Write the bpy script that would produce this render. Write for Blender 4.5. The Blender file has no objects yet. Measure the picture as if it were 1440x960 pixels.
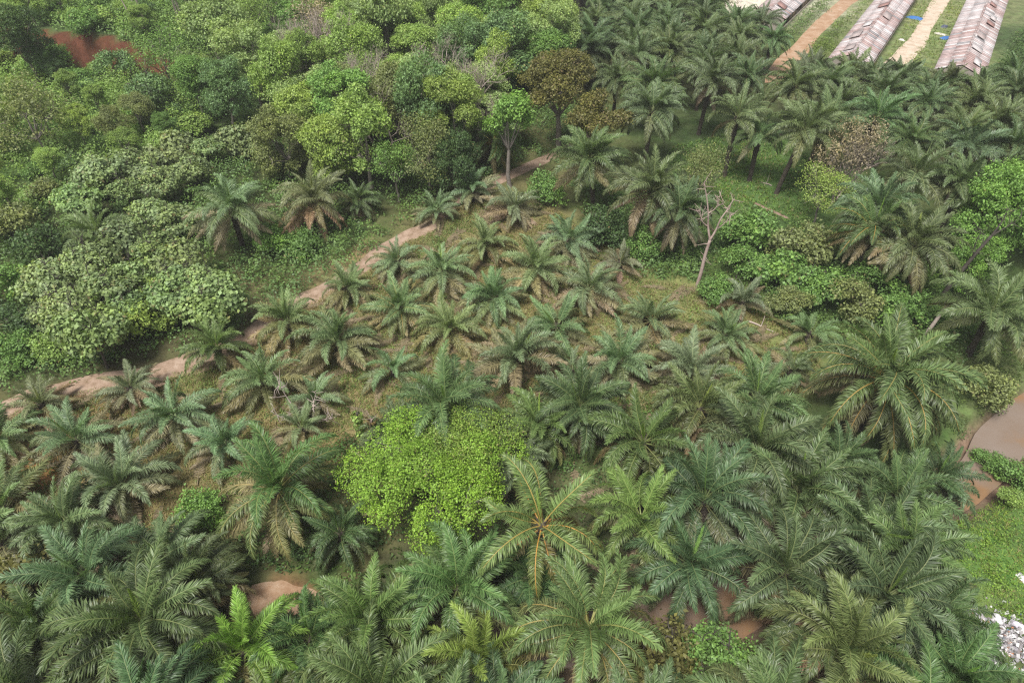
import bpy, math, random
import numpy as np
from mathutils import Vector, Matrix, Euler

rng = np.random.default_rng(7)
random.seed(7)
scene = bpy.context.scene
COL = scene.collection
PI = math.pi

# ------------------------------------------------------------------ camera frame (a drone 56 m up, 24 mm lens)
TH = math.radians(42.0)
CAMH = 56.0
FPX = 960.0


def sstep(a, b, x):
    t = np.clip((x - a) / (b - a), 0, 1)
    return t * t * (3 - 2 * t)


# ------------------------------------------------------------------ value noise
_NT = np.random.default_rng(3).random((256, 256))


def vnoise(x, y, s=1.0, o=0.0):
    x = np.asarray(x, float) / s + o + 500.3
    y = np.asarray(y, float) / s + o * 1.7 + 500.7
    xi = np.floor(x).astype(int)
    yi = np.floor(y).astype(int)
    fx = x - xi
    fy = y - yi
    fx = fx * fx * (3 - 2 * fx)
    fy = fy * fy * (3 - 2 * fy)
    a = _NT[xi & 255, yi & 255]
    b = _NT[(xi + 1) & 255, yi & 255]
    c = _NT[xi & 255, (yi + 1) & 255]
    d = _NT[(xi + 1) & 255, (yi + 1) & 255]
    return (a * (1 - fx) + b * fx) * (1 - fy) + (c * (1 - fx) + d * fx) * fy


def flat_at(px, py, h=0.0):
    u = (px - 720) / FPX
    v = (py - 480) / FPX
    dy = math.cos(TH) - v * math.sin(TH)
    dz = -math.sin(TH) - v * math.cos(TH)
    t = (h - CAMH) / dz
    return u * t, dy * t


# ------------------------------------------------------------------ terrain height
CREEK = np.array([flat_at(*p) for p in [(1640, 520), (1500, 556), (1420, 612), (1378, 660), (1325, 692), (1210, 712),
                                        (1110, 790), (1000, 862), (930, 868), (840, 880), (715, 885), (640, 930),
                                        (540, 1000), (300, 1180)]])


def poly_dist(x, y, P):
    x = np.asarray(x, float)
    y = np.asarray(y, float)
    best = np.full(np.broadcast(x, y).shape, 1e9)
    for i in range(len(P) - 1):
        ax, ay = P[i]
        bx, by = P[i + 1]
        dx, dy = bx - ax, by - ay
        t = np.clip(((x - ax) * dx + (y - ay) * dy) / (dx * dx + dy * dy + 1e-9), 0, 1)
        best = np.minimum(best, np.hypot(x - ax - t * dx, y - ay - t * dy))
    return best


def H(x, y):
    x = np.asarray(x, float)
    y = np.asarray(y, float)
    z = 0.9 * (vnoise(x, y, 22) - .5) + 0.35 * (vnoise(x, y, 6, 3.1) - .5)
    # cut bank in red earth at the top of the scrub slope
    yb = 141 + (-73 - x) * 0.22 + 2.5 * (vnoise(x, y, 9, 5) - .5)
    hb = 6.5 * (1 - sstep(-84, -56, x))
    z = z + hb * sstep(0, 3.0, y - yb)
    z = z + 2.5 * (1 - sstep(-80, -40, x)) * sstep(90, 140, y)
    # creek channel
    d = poly_dist(x, y, CREEK)
    z = z - 1.7 * (1 - sstep(2.0, 4.2, d))
    return z


def Hs(x, y):
    return float(H(np.array([x]), np.array([y]))[0])


def at(px, py, h=0.0):
    """ground point of the world under a point seen h above the ground"""
    x, y = flat_at(px, py, h)
    for _ in range(3):
        g = Hs(x, y)
        x, y = flat_at(px, py, h + g)
    return x, y, Hs(x, y)


def proj(x, y, z):
    dy, dz = y, z - CAMH
    f = dy * math.cos(TH) - dz * math.sin(TH)
    u = x / f
    v = -(dy * math.sin(TH) + dz * math.cos(TH)) / f
    return 720 + 960 * u, 480 + 960 * v


def in_poly(x, y, P):
    x = np.asarray(x)
    y = np.asarray(y)
    c = np.zeros(x.shape, bool)
    n = len(P)
    j = n - 1
    for i in range(n):
        xi, yi = P[i]
        xj, yj = P[j]
        c ^= ((yi > y) != (yj > y)) & (x < (xj - xi) * (y - yi) / (yj - yi + 1e-12) + xi)
        j = i
    return c


# ------------------------------------------------------------------ mesh helpers
def make_mesh(name, V, quads=None, tris=None, col=None, mats=(), qm=None, tm=None, smooth=False):
    me = bpy.data.meshes.new(name)
    V = np.asarray(V, np.float32)
    q = np.zeros((0, 4), np.int32) if quads is None else np.asarray(quads, np.int32).reshape(-1, 4)
    t = np.zeros((0, 3), np.int32) if tris is None else np.asarray(tris, np.int32).reshape(-1, 3)
    me.vertices.add(len(V))
    me.vertices.foreach_set("co", V.ravel())
    me.loops.add(len(q) * 4 + len(t) * 3)
    me.loops.foreach_set("vertex_index", np.concatenate([q.ravel(), t.ravel()]))
    me.polygons.add(len(q) + len(t))
    ls = np.concatenate([np.arange(len(q)) * 4, len(q) * 4 + np.arange(len(t)) * 3]).astype(np.int32)
    me.polygons.foreach_set("loop_start", ls)
    for m in mats:
        me.materials.append(m)
    mi = np.concatenate([np.zeros(len(q), np.int32) if qm is None else qm, np.zeros(len(t), np.int32) if tm is None else tm])
    me.polygons.foreach_set("material_index", mi.astype(np.int32))
    if smooth:
        me.polygons.foreach_set("use_smooth", np.ones(len(q) + len(t), bool))
    if col is not None:
        a = me.color_attributes.new("Col", 'FLOAT_COLOR', 'POINT')
        c = np.ones((len(V), 4), np.float32)
        c[:, :3] = col
        a.data.foreach_set("color", c.ravel())
    me.update(calc_edges=True)
    return me


class MB:
    def __init__(s):
        s.V, s.Q, s.T, s.C, s.QM, s.TM, s.n = [], [], [], [], [], [], 0

    def add(s, V, Q=None, T=None, c=(.5, .5, .5), m=0):
        V = np.asarray(V, float).reshape(-1, 3)
        s.V.append(V)
        c = np.asarray(c, float)
        s.C.append(np.broadcast_to(c, (len(V), 3)))
        if Q is not None and len(Q):
            Q = np.asarray(Q).reshape(-1, 4)
            s.Q.append(Q + s.n)
            s.QM.append(np.full(len(Q), m))
        if T is not None and len(T):
            T = np.asarray(T).reshape(-1, 3)
            s.T.append(T + s.n)
            s.TM.append(np.full(len(T), m))
        s.n += len(V)

    def tube(s, pts, rad, sides=6, c=(.5, .5, .5), m=0, cap=True):
        pts = np.asarray(pts, float)
        n = len(pts)
        rad = np.broadcast_to(np.asarray(rad, float), (n,))
        tan = np.gradient(pts, axis=0)
        tan /= np.linalg.norm(tan, axis=1, keepdims=True) + 1e-9
        ref = np.array([0, 0, 1.]) if abs(tan[0, 2]) < .9 else np.array([1., 0, 0])
        A = np.cross(tan, ref)
        A /= np.linalg.norm(A, axis=1, keepdims=True) + 1e-9
        B = np.cross(tan, A)
        th = np.arange(sides) * 2 * PI / sides
        V = pts[:, None, :] + rad[:, None, None] * (np.cos(th)[None, :, None] * A[:, None, :] + np.sin(th)[None, :, None] * B[:, None, :])
        V = V.reshape(-1, 3)
        i = np.arange(n - 1)[:, None] * sides
        k = np.arange(sides)[None, :]
        k2 = (k + 1) % sides
        Q = np.stack([i + k, i + k2, i + sides + k2, i + sides + k], -1).reshape(-1, 4)
        T = None
        if cap:
            V = np.vstack([V, pts[-1] + tan[-1] * rad[-1] * .3])
            e = (n - 1) * sides
            T = [(e + a, e + (a + 1) % sides, n * sides) for a in range(sides)]
        s.add(V, Q, T, c, m)

    def box(s, c0, ax, ay, az, c=(.5, .5, .5), m=0):
        c0, ax, ay, az = map(lambda v: np.asarray(v, float), (c0, ax, ay, az))
        V = [c0 + i * ax + j * ay + k * az for k in (0, 1) for j in (0, 1) for i in (0, 1)]
        s.add(V, [(0, 2, 3, 1), (4, 5, 7, 6), (0, 1, 5, 4), (2, 6, 7, 3), (0, 4, 6, 2), (1, 3, 7, 5)], None, c, m)

    def mesh(s, name, mats, smooth=False):
        return make_mesh(name, np.vstack(s.V), np.vstack(s.Q) if s.Q else None, np.vstack(s.T) if s.T else None,
                         np.vstack(s.C), mats, np.concatenate(s.QM) if s.QM else None, np.concatenate(s.TM) if s.TM else None, smooth)


def link(name, me, parent=None, loc=(0, 0, 0), rz=0.0, sc=1.0, color=None):
    o = bpy.data.objects.new(name, me)
    COL.objects.link(o)
    o.location = loc
    o.rotation_euler = (0, 0, rz)
    o.scale = (sc, sc, sc) if np.isscalar(sc) else sc
    if parent is not None:
        o.parent = parent
    if color is not None:
        o.color = color if len(color) == 4 else (*color, 1)
    return o


def tag(o, label=None, cat=None, group=None, kind=None):
    if label:
        o['label'] = label
    if cat:
        o['category'] = cat
    if group:
        o['group'] = group
    if kind:
        o['kind'] = kind
    return o


# ------------------------------------------------------------------ materials
def new_mat(name):
    m = bpy.data.materials.new(name)
    m.use_nodes = True
    nt = m.node_tree
    nt.nodes.clear()
    out = nt.nodes.new('ShaderNodeOutputMaterial')
    return m, nt, out


def N(nt, t, **kw):
    n = nt.nodes.new(t)
    for k, v in kw.items():
        setattr(n, k, v)
    return n


def math_n(nt, op, a, b=None, c=None):
    n = N(nt, 'ShaderNodeMath', operation=op)
    for i, v in enumerate((a, b, c)):
        if v is None:
            continue
        if isinstance(v, (int, float)):
            n.inputs[i].default_value = v
        else:
            nt.links.new(v, n.inputs[i])
    return n.outputs[0]


def mixc(nt, fac, a, b, blend='MIX'):
    n = N(nt, 'ShaderNodeMix', data_type='RGBA', blend_type=blend)
    for s, v in ((n.inputs[0], fac), (n.inputs[6], a), (n.inputs[7], b)):
        if isinstance(v, (int, float)):
            s.default_value = v
        elif isinstance(v, tuple):
            s.default_value = (*v, 1) if len(v) == 3 else v
        else:
            nt.links.new(v, s)
    return n.outputs[2]


def scale_c(nt, c, f):
    n = N(nt, 'ShaderNodeVectorMath', operation='SCALE')
    nt.links.new(c, n.inputs[0])
    if isinstance(f, (int, float)):
        n.inputs[3].default_value = f
    else:
        nt.links.new(f, n.inputs[3])
    return n.outputs[0]


def noise(nt, scale, detail=3, rough=.55, coord=None):
    n = N(nt, 'ShaderNodeTexNoise')
    n.inputs['Scale'].default_value = scale
    n.inputs['Detail'].default_value = detail
    n.inputs['Roughness'].default_value = rough
    if coord is None:
        g = N(nt, 'ShaderNodeNewGeometry')
        coord = g.outputs['Position']
    nt.links.new(coord, n.inputs['Vector'])
    return n.outputs['Fac']


def ramp(nt, fac, stops):
    r = N(nt, 'ShaderNodeValToRGB')
    el = r.color_ramp.elements
    while len(el) < len(stops):
        el.new(.5)
    for e, (p, c) in zip(el, stops):
        e.position = p
        e.color = (*c, 1) if len(c) == 3 else c
    nt.links.new(fac, r.inputs[0])
    return r.outputs[0]


def leafy_shader(nt, out, base, rough=.5, trans=.25, spec=.35):
    p = N(nt, 'ShaderNodeBsdfPrincipled')
    nt.links.new(base, p.inputs['Base Color'])
    p.inputs['Roughness'].default_value = rough
    p.inputs['Specular IOR Level'].default_value = spec
    t = N(nt, 'ShaderNodeBsdfTranslucent')
    tc = mixc(nt, 1.0, base, (1.15, 1.25, .55), 'MULTIPLY')
    nt.links.new(tc, t.inputs['Color'])
    mx = N(nt, 'ShaderNodeMixShader')
    mx.inputs[0].default_value = trans
    nt.links.new(p.outputs[0], mx.inputs[1])
    nt.links.new(t.outputs[0], mx.inputs[2])
    nt.links.new(mx.outputs[0], out.inputs[0])


def mat_leaf():
    """broad leaves: Object colour, varied leaf by leaf (R) and clump by clump (G); B is how dry the leaf is"""
    m, nt, out = new_mat('broad_leaf')
    oi = N(nt, 'ShaderNodeObjectInfo')
    a = N(nt, 'ShaderNodeVertexColor', layer_name='Col')
    sp = N(nt, 'ShaderNodeSeparateColor')
    nt.links.new(a.outputs[0], sp.inputs[0])
    c = scale_c(nt, oi.outputs['Color'], math_n(nt, 'MULTIPLY_ADD', sp.outputs[0], .9, .55))
    c = mixc(nt, math_n(nt, 'MULTIPLY', math_n(nt, 'POWER', sp.outputs[1], 1.5), .62), c, mixc(nt, 1.0, c, (1.5, 1.4, .75), 'MULTIPLY'))
    c = mixc(nt, math_n(nt, 'MULTIPLY', sp.outputs[2], .8), c, (.32, .235, .12))
    leafy_shader(nt, out, c, .5, .28, .3)
    return m


def mat_frond():
    """palm leaflets: R along the frond, G along the leaflet, B random"""
    m, nt, out = new_mat('palm_leaflet')
    oi = N(nt, 'ShaderNodeObjectInfo')
    a = N(nt, 'ShaderNodeVertexColor', layer_name='Col')
    sp = N(nt, 'ShaderNodeSeparateColor')
    nt.links.new(a.outputs[0], sp.inputs[0])
    c = scale_c(nt, oi.outputs['Color'], math_n(nt, 'MULTIPLY_ADD', sp.outputs[2], .8, .6))
    dry = math_n(nt, 'MULTIPLY', math_n(nt, 'POWER', sp.outputs[1], 4.0), math_n(nt, 'POWER', sp.outputs[2], 2.0))
    c = mixc(nt, math_n(nt, 'MULTIPLY', dry, .6), c, (.24, .19, .085))
    leafy_shader(nt, out, c, .42, .3, .45)
    return m


def mat_rachis():
    m, nt, out = new_mat('palm_stalk')
    oi = N(nt, 'ShaderNodeObjectInfo')
    c = mixc(nt, .35, oi.outputs['Color'], (.26, .24, .08))
    c = mixc(nt, math_n(nt, 'SUBTRACT', 1.0, oi.outputs['Alpha']), c, (.56, .27, .055))
    p = N(nt, 'ShaderNodeBsdfPrincipled')
    nt.links.new(c, p.inputs['Base Color'])
    p.inputs['Roughness'].default_value = .5
    nt.links.new(p.outputs[0], out.inputs[0])
    return m


def mat_bark(name, c0, c1, scale=6.0, rough=.9, bump=.5):
    m, nt, out = new_mat(name)
    tc = N(nt, 'ShaderNodeTexCoord')
    f = noise(nt, scale, 5, .65, tc.outputs['Object'])
    f2 = noise(nt, scale * .25, 2, .5, tc.outputs['Object'])
    c = ramp(nt, math_n(nt, 'MULTIPLY_ADD', f2, .5, math_n(nt, 'MULTIPLY', f, .5)), [(.3, c0), (.7, c1)])
    p = N(nt, 'ShaderNodeBsdfPrincipled')
    nt.links.new(c, p.inputs['Base Color'])
    p.inputs['Roughness'].default_value = rough
    b = N(nt, 'ShaderNodeBump')
    b.inputs['Strength'].default_value = bump
    b.inputs['Distance'].default_value = .05
    nt.links.new(f, b.inputs['Height'])
    nt.links.new(b.outputs[0], p.inputs['Normal'])
    nt.links.new(p.outputs[0], out.inputs[0])
    return m


def mat_soil(name, stops, scale=.9, rough=.95, bump=.6, vcol=False):
    m, nt, out = new_mat(name)
    f = noise(nt, scale, 6, .62)
    g = noise(nt, scale * 7, 4, .6)
    fac = math_n(nt, 'MULTIPLY_ADD', g, .35, math_n(nt, 'MULTIPLY', f, .65))
    c = ramp(nt, fac, stops)
    p = N(nt, 'ShaderNodeBsdfPrincipled')
    if vcol:
        a = N(nt, 'ShaderNodeVertexColor', layer_name='Col')
        k = math_n(nt, 'MULTIPLY_ADD', math_n(nt, 'SUBTRACT', fac, .5), 3.0, 1.0)
        k = math_n(nt, 'MAXIMUM', k, .35)
        c = scale_c(nt, a.outputs[0], k)
        patch = ramp(nt, noise(nt, .35, 4, .6), [(.45, (0, 0, 0)), (.62, (1, 1, 1))])
        c = mixc(nt, math_n(nt, 'MULTIPLY', patch, .45), c, mixc(nt, 1.0, c, (.62, .95, .6), 'MULTIPLY'))
    nt.links.new(c, p.inputs['Base Color'])
    p.inputs['Roughness'].default_value = rough
    p.inputs['Specular IOR Level'].default_value = .15
    b = N(nt, 'ShaderNodeBump')
    b.inputs['Strength'].default_value = bump
    b.inputs['Distance'].default_value = .12
    nt.links.new(fac, b.inputs['Height'])
    nt.links.new(b.outputs[0], p.inputs['Normal'])
    nt.links.new(p.outputs[0], out.inputs[0])
    return m


def mat_water():
    m, nt, out = new_mat('muddy_water')
    f = noise(nt, .16, 4, .55)
    c = ramp(nt, f, [(.36, (.22, .175, .145)), (.54, (.20, .15, .115)), (.68, (.235, .14, .075))])
    p = N(nt, 'ShaderNodeBsdfPrincipled')
    nt.links.new(c, p.inputs['Base Color'])
    p.inputs['Roughness'].default_value = .3
    p.inputs['Specular IOR Level'].default_value = .3
    b = N(nt, 'ShaderNodeBump')
    b.inputs['Strength'].default_value = .3
    b.inputs['Distance'].default_value = .05
    nt.links.new(noise(nt, 2.2, 3, .5), b.inputs['Height'])
    nt.links.new(b.outputs[0], p.inputs['Normal'])
    nt.links.new(p.outputs[0], out.inputs[0])
    return m


def mat_roof():
    m, nt, out = new_mat('rusty_roof_sheet')
    a = N(nt, 'ShaderNodeVertexColor', layer_name='Col')
    tc = N(nt, 'ShaderNodeTexCoord')
    mp = N(nt, 'ShaderNodeMapping')
    mp.inputs['Scale'].default_value = (1.5, .22, .4)
    nt.links.new(tc.outputs['Object'], mp.inputs[0])
    f = noise(nt, 1.0, 6, .7, mp.outputs[0])
    c = mixc(nt, ramp(nt, f, [(.45, (0, 0, 0)), (.75, (.7, .7, .7))]), a.outputs[0], (.30, .17, .145))
    g = noise(nt, .9, 4, .6, tc.outputs['Object'])
    c = scale_c(nt, c, math_n(nt, 'MULTIPLY_ADD', g, .8, .6))
    w = N(nt, 'ShaderNodeTexWave', wave_type='BANDS', bands_direction='X')
    w.inputs['Scale'].default_value = 2.4
    nt.links.new(tc.outputs['Object'], w.inputs['Vector'])
    c = scale_c(nt, c, math_n(nt, 'MULTIPLY_ADD', w.outputs['Fac'], .10, .94))
    p = N(nt, 'ShaderNodeBsdfPrincipled')
    nt.links.new(c, p.inputs['Base Color'])
    p.inputs['Roughness'].default_value = .55
    b = N(nt, 'ShaderNodeBump')
    b.inputs['Strength'].default_value = .5
    b.inputs['Distance'].default_value = .04
    nt.links.new(w.outputs['Fac'], b.inputs['Height'])
    nt.links.new(b.outputs[0], p.inputs['Normal'])
    nt.links.new(p.outputs[0], out.inputs[0])
    return m


def mat_vcol(name, rough=.6, spec=.3):
    m, nt, out = new_mat(name)
    a = N(nt, 'ShaderNodeVertexColor', layer_name='Col')
    f = noise(nt, 3.0, 4, .6)
    c = scale_c(nt, a.outputs[0], math_n(nt, 'MULTIPLY_ADD', f, .7, .65))
    p = N(nt, 'ShaderNodeBsdfPrincipled')
    nt.links.new(c, p.inputs['Base Color'])
    p.inputs['Roughness'].default_value = rough
    p.inputs['Specular IOR Level'].default_value = spec
    nt.links.new(p.outputs[0], out.inputs[0])
    return m


M_LEAF = mat_leaf()
M_FROND = mat_frond()
M_RACH = mat_rachis()
M_PTRUNK = mat_bark('palm_trunk_bark', (.028, .022, .017), (.10, .08, .06), 5, bump=.9)
M_BARK = mat_bark('grey_bark', (.12, .10, .085), (.30, .265, .23), 4)
M_DARKBARK = mat_bark('dark_bark', (.035, .03, .024), (.10, .085, .07), 4)
M_DEAD = mat_bark('dead_wood', (.28, .225, .20), (.52, .43, .385), 4)
M_REDWOOD = mat_bark('reddish_dead_wood', (.27, .19, .165), (.50, .39, .345), 4)
M_GROUND = mat_soil('ground_soil_and_grass', [(.3, (1, 1, 1)), (.7, (1, 1, 1))], .5, vcol=True)
M_TRACK = mat_soil('pale_track_dirt', [(.36, (.17, .12, .07)), (.48, (.29, .205, .15)), (.58, (.36, .265, .20)), (.70, (.43, .335, .27))], .9)
M_RED = mat_soil('orange_track_dirt', [(.34, (.27, .155, .09)), (.5, (.36, .235, .15)), (.66, (.43, .32, .235))], .5)
M_PALE = mat_soil('pale_yard_dirt', [(.32, (.34, .25, .17)), (.5, (.50, .41, .32)), (.68, (.60, .52, .43))], .5)
M_BANK = mat_soil('red_bank_earth', [(.32, (.10, .035, .018)), (.5, (.22, .075, .03)), (.7, (.36, .14, .055))], .6)
M_MUD = mat_soil('mud', [(.32, (.16, .10, .075)), (.5, (.24, .165, .13)), (.7, (.30, .22, .175))], .5, rough=.6)
M_WATER = mat_water()
M_ROOF = mat_roof()
M_VCOL = mat_vcol('weathered_wall')
M_BITS = mat_vcol('scrap', .5)

# ------------------------------------------------------------------ ground: one sheet to the horizon
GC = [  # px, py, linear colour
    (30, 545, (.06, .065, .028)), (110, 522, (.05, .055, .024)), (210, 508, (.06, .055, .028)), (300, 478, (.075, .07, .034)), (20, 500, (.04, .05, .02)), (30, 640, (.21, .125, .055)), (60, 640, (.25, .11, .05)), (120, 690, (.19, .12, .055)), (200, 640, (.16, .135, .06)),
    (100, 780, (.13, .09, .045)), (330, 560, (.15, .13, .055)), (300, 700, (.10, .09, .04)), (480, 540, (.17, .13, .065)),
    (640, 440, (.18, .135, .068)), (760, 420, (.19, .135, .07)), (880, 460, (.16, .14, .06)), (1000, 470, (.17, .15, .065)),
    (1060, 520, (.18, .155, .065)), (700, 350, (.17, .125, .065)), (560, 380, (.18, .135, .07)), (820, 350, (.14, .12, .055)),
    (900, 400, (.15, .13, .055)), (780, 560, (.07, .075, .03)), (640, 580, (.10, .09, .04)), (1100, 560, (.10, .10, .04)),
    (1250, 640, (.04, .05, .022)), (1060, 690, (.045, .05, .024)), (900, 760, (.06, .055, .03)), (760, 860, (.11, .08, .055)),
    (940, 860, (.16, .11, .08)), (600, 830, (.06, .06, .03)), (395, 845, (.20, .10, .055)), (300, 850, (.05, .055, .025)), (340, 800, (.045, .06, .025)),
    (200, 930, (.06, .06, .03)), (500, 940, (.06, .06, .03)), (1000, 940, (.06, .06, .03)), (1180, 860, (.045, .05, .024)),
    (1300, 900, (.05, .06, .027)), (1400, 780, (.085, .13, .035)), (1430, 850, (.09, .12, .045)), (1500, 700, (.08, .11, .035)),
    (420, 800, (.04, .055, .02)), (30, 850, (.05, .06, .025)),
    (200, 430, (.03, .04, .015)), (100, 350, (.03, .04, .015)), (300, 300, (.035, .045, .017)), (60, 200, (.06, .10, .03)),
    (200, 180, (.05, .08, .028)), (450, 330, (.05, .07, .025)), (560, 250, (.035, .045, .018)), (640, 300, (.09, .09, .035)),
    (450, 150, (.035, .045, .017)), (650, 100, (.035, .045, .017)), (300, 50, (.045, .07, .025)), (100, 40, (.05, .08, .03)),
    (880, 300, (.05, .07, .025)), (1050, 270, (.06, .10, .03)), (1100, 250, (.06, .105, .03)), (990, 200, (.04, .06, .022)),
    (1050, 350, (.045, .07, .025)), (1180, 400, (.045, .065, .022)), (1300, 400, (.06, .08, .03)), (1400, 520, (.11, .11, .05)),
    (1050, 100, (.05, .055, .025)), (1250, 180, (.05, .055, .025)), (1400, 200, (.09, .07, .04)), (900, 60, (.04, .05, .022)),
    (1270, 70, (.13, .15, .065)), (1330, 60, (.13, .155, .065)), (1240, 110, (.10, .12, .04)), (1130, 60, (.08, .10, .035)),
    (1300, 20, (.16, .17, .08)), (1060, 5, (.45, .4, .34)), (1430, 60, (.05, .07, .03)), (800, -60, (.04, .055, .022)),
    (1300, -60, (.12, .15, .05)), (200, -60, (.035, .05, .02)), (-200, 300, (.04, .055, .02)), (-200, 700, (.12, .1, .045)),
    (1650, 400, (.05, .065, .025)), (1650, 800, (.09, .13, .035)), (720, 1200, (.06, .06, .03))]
GP = np.array([flat_at(a, b) for a, b, c in GC])
GCC = np.array([c for a, b, c in GC])


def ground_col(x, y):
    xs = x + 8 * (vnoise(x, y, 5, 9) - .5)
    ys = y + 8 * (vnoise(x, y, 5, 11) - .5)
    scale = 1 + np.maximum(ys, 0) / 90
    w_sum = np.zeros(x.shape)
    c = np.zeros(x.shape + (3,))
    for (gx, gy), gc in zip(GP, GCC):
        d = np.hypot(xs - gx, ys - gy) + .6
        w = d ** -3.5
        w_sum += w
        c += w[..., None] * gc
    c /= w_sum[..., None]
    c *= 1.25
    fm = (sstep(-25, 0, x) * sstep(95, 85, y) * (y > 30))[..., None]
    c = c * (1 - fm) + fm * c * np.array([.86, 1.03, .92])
    # bare red earth on the cut bank
    e = 1.0
    gxx = (H(x + e, y) - H(x - e, y)) / (2 * e)
    gyy = (H(x, y + e) - H(x, y - e)) / (2 * e)
    sl = np.hypot(gxx, gyy)
    red = sstep(.55, 1.1, sl) * (x < -50) * (y > 110)
    c = c * (1 - red[..., None]) + red[..., None] * np.array([.115, .045, .026])
    d = poly_dist(x, y, CREEK)
    mud = (1 - sstep(2.8, 3.8, d))
    c = c * (1 - mud[..., None]) + mud[..., None] * np.array([.19, .125, .09])
    return c


def axis(lo, hi, step, far):
    core = np.arange(lo, hi + step, step)
    g = step * np.cumsum(1.35 ** np.arange(1, 40))
    g = g[g < far]
    return np.concatenate([lo - g[::-1], core, core[-1] + g])


gx = axis(-150, 160, 1.0, 2500)
gy = axis(-10, 215, 1.0, 2500)
X, Y = np.meshgrid(gx, gy)
Z = H(X, Y)
fade = 1 - sstep(250, 400, np.hypot(X, Y - 80))
Z = Z * fade
nx, ny = len(gx), len(gy)
idx = np.arange(nx * ny).reshape(ny, nx)
Q = np.stack([idx[:-1, :-1], idx[:-1, 1:], idx[1:, 1:], idx[1:, :-1]], -1).reshape(-1, 4)
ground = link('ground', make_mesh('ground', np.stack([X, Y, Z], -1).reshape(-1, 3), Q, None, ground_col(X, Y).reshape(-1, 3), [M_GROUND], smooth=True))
tag(ground, kind='structure')


# ------------------------------------------------------------------ draped strips (tracks, creek)
def catmull(P, n=8):
    P = np.asarray(P, float)
    P = np.vstack([2 * P[0] - P[1], P, 2 * P[-1] - P[-2]])
    out = []
    for i in range(1, len(P) - 2):
        for k in range(n):
            t = k / n
            a, b, c, d = P[i - 1], P[i], P[i + 1], P[i + 2]
            out.append(.5 * (2 * b + (c - a) * t + (2 * a - 5 * b + 4 * c - d) * t * t + (3 * b - a - 3 * c + d) * t ** 3))
    out.append(P[-2])
    return np.array(out)


def strip(name, pts, w, mat, dz=.11, level=None, n=8, ragged=.3, across=7):
    c = catmull(pts, n)
    t = np.gradient(c, axis=0)
    t /= np.linalg.norm(t, axis=1, keepdims=True)
    nrm = np.stack([-t[:, 1], t[:, 0]], 1)
    ws = np.interp(np.linspace(0, 1, len(c)), np.linspace(0, 1, len(np.atleast_1d(w))), np.atleast_1d(w))
    s = np.linspace(-1, 1, across)
    r = np.random.default_rng(len(pts) * 13 + len(name))
    V = []
    for i in range(len(c)):
        jl, jr = 1 + ragged * 2.4 * (float(vnoise(i * .21 * 8 / n, 0, 1, 7.3)) - .5), 1 + ragged * 2.4 * (float(vnoise(i * .21 * 8 / n, 9, 1, 2.9)) - .5)
        for q in s:
            k = q * (jl if q < 0 else jr) * ws[i] * .5
            x, y = c[i] + nrm[i] * k
            V.append((x, y, (Hs(x, y) + dz - (.12 if abs(q) == 1 else 0)) if level is None else level))
    m = len(c)
    i = np.arange(m - 1)[:, None] * across
    k = np.arange(across - 1)[None]
    Q = np.stack([i + k, i + k + 1, i + across + k + 1, i + across + k], -1).reshape(-1, 4)
    o = link(name, make_mesh(name, V, Q, None, None, [mat], smooth=True))
    return tag(o, kind='structure')


def W(pts):
    return [at(a, b)[:2] for a, b in pts]


strip('dirt_track', W([(-120, 618), (0, 578), (60, 558), (120, 545), (200, 534), (280, 506), (355, 472), (400, 436), (450, 410), (515, 372),
                       (560, 338), (600, 320), (640, 285), (690, 258), (740, 235), (775, 220), (830, 190)]),
      [3.6, 3.9, 4.0, 4.3, 4.0, 3.4, 3.0, 3.0, 3.0, 2.8, 2.8, 2.8, 2.0, 1.8], M_TRACK, n=8)
strip('orange_road', W([(1085, 118), (1092, 98), (1120, 72), (1150, 42), (1180, 15), (1210, -15), (1260, -70)]), [3.6, 4.4, 4.6, 4.6, 4.4], M_RED, n=8, ragged=.34)
strip('yard_track', W([(1245, 100), (1265, 82), (1285, 62), (1310, 25), (1330, -5), (1370, -60)]), [4.6, 4.4, 4.0, 4.8, 6], M_PALE, n=8, ragged=.3)
strip('bare_earth', W([(350, 834), (375, 836), (400, 838), (425, 848), (450, 862)]), [2, 3.2, 2.6, 3.0, 2], M_RED, n=6, ragged=.3)
strip('footpath', W([(0, 640), (30, 632), (75, 622)]), [2.2, 2.5, 1.2], M_RED, n=6, ragged=.4)
strip('orange_clearing', W([(-40, 150), (-8, 150), (8, 156)]), [4, 6, 3], M_RED, n=4, ragged=.3)
strip('plantation_path', W([(1060, 285), (1085, 296), (1110, 308)]), [.4, .7, .3], M_MUD, n=4)
strip('creek_water', CREEK, [5.6, 5.4, 4.6, 3.8, 4.2, 5.0, 6.2, 6.6, 6.8, 6.0, 5.6, 5.4, 5.2], M_WATER, level=-1.05, n=6, ragged=.12)


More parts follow.
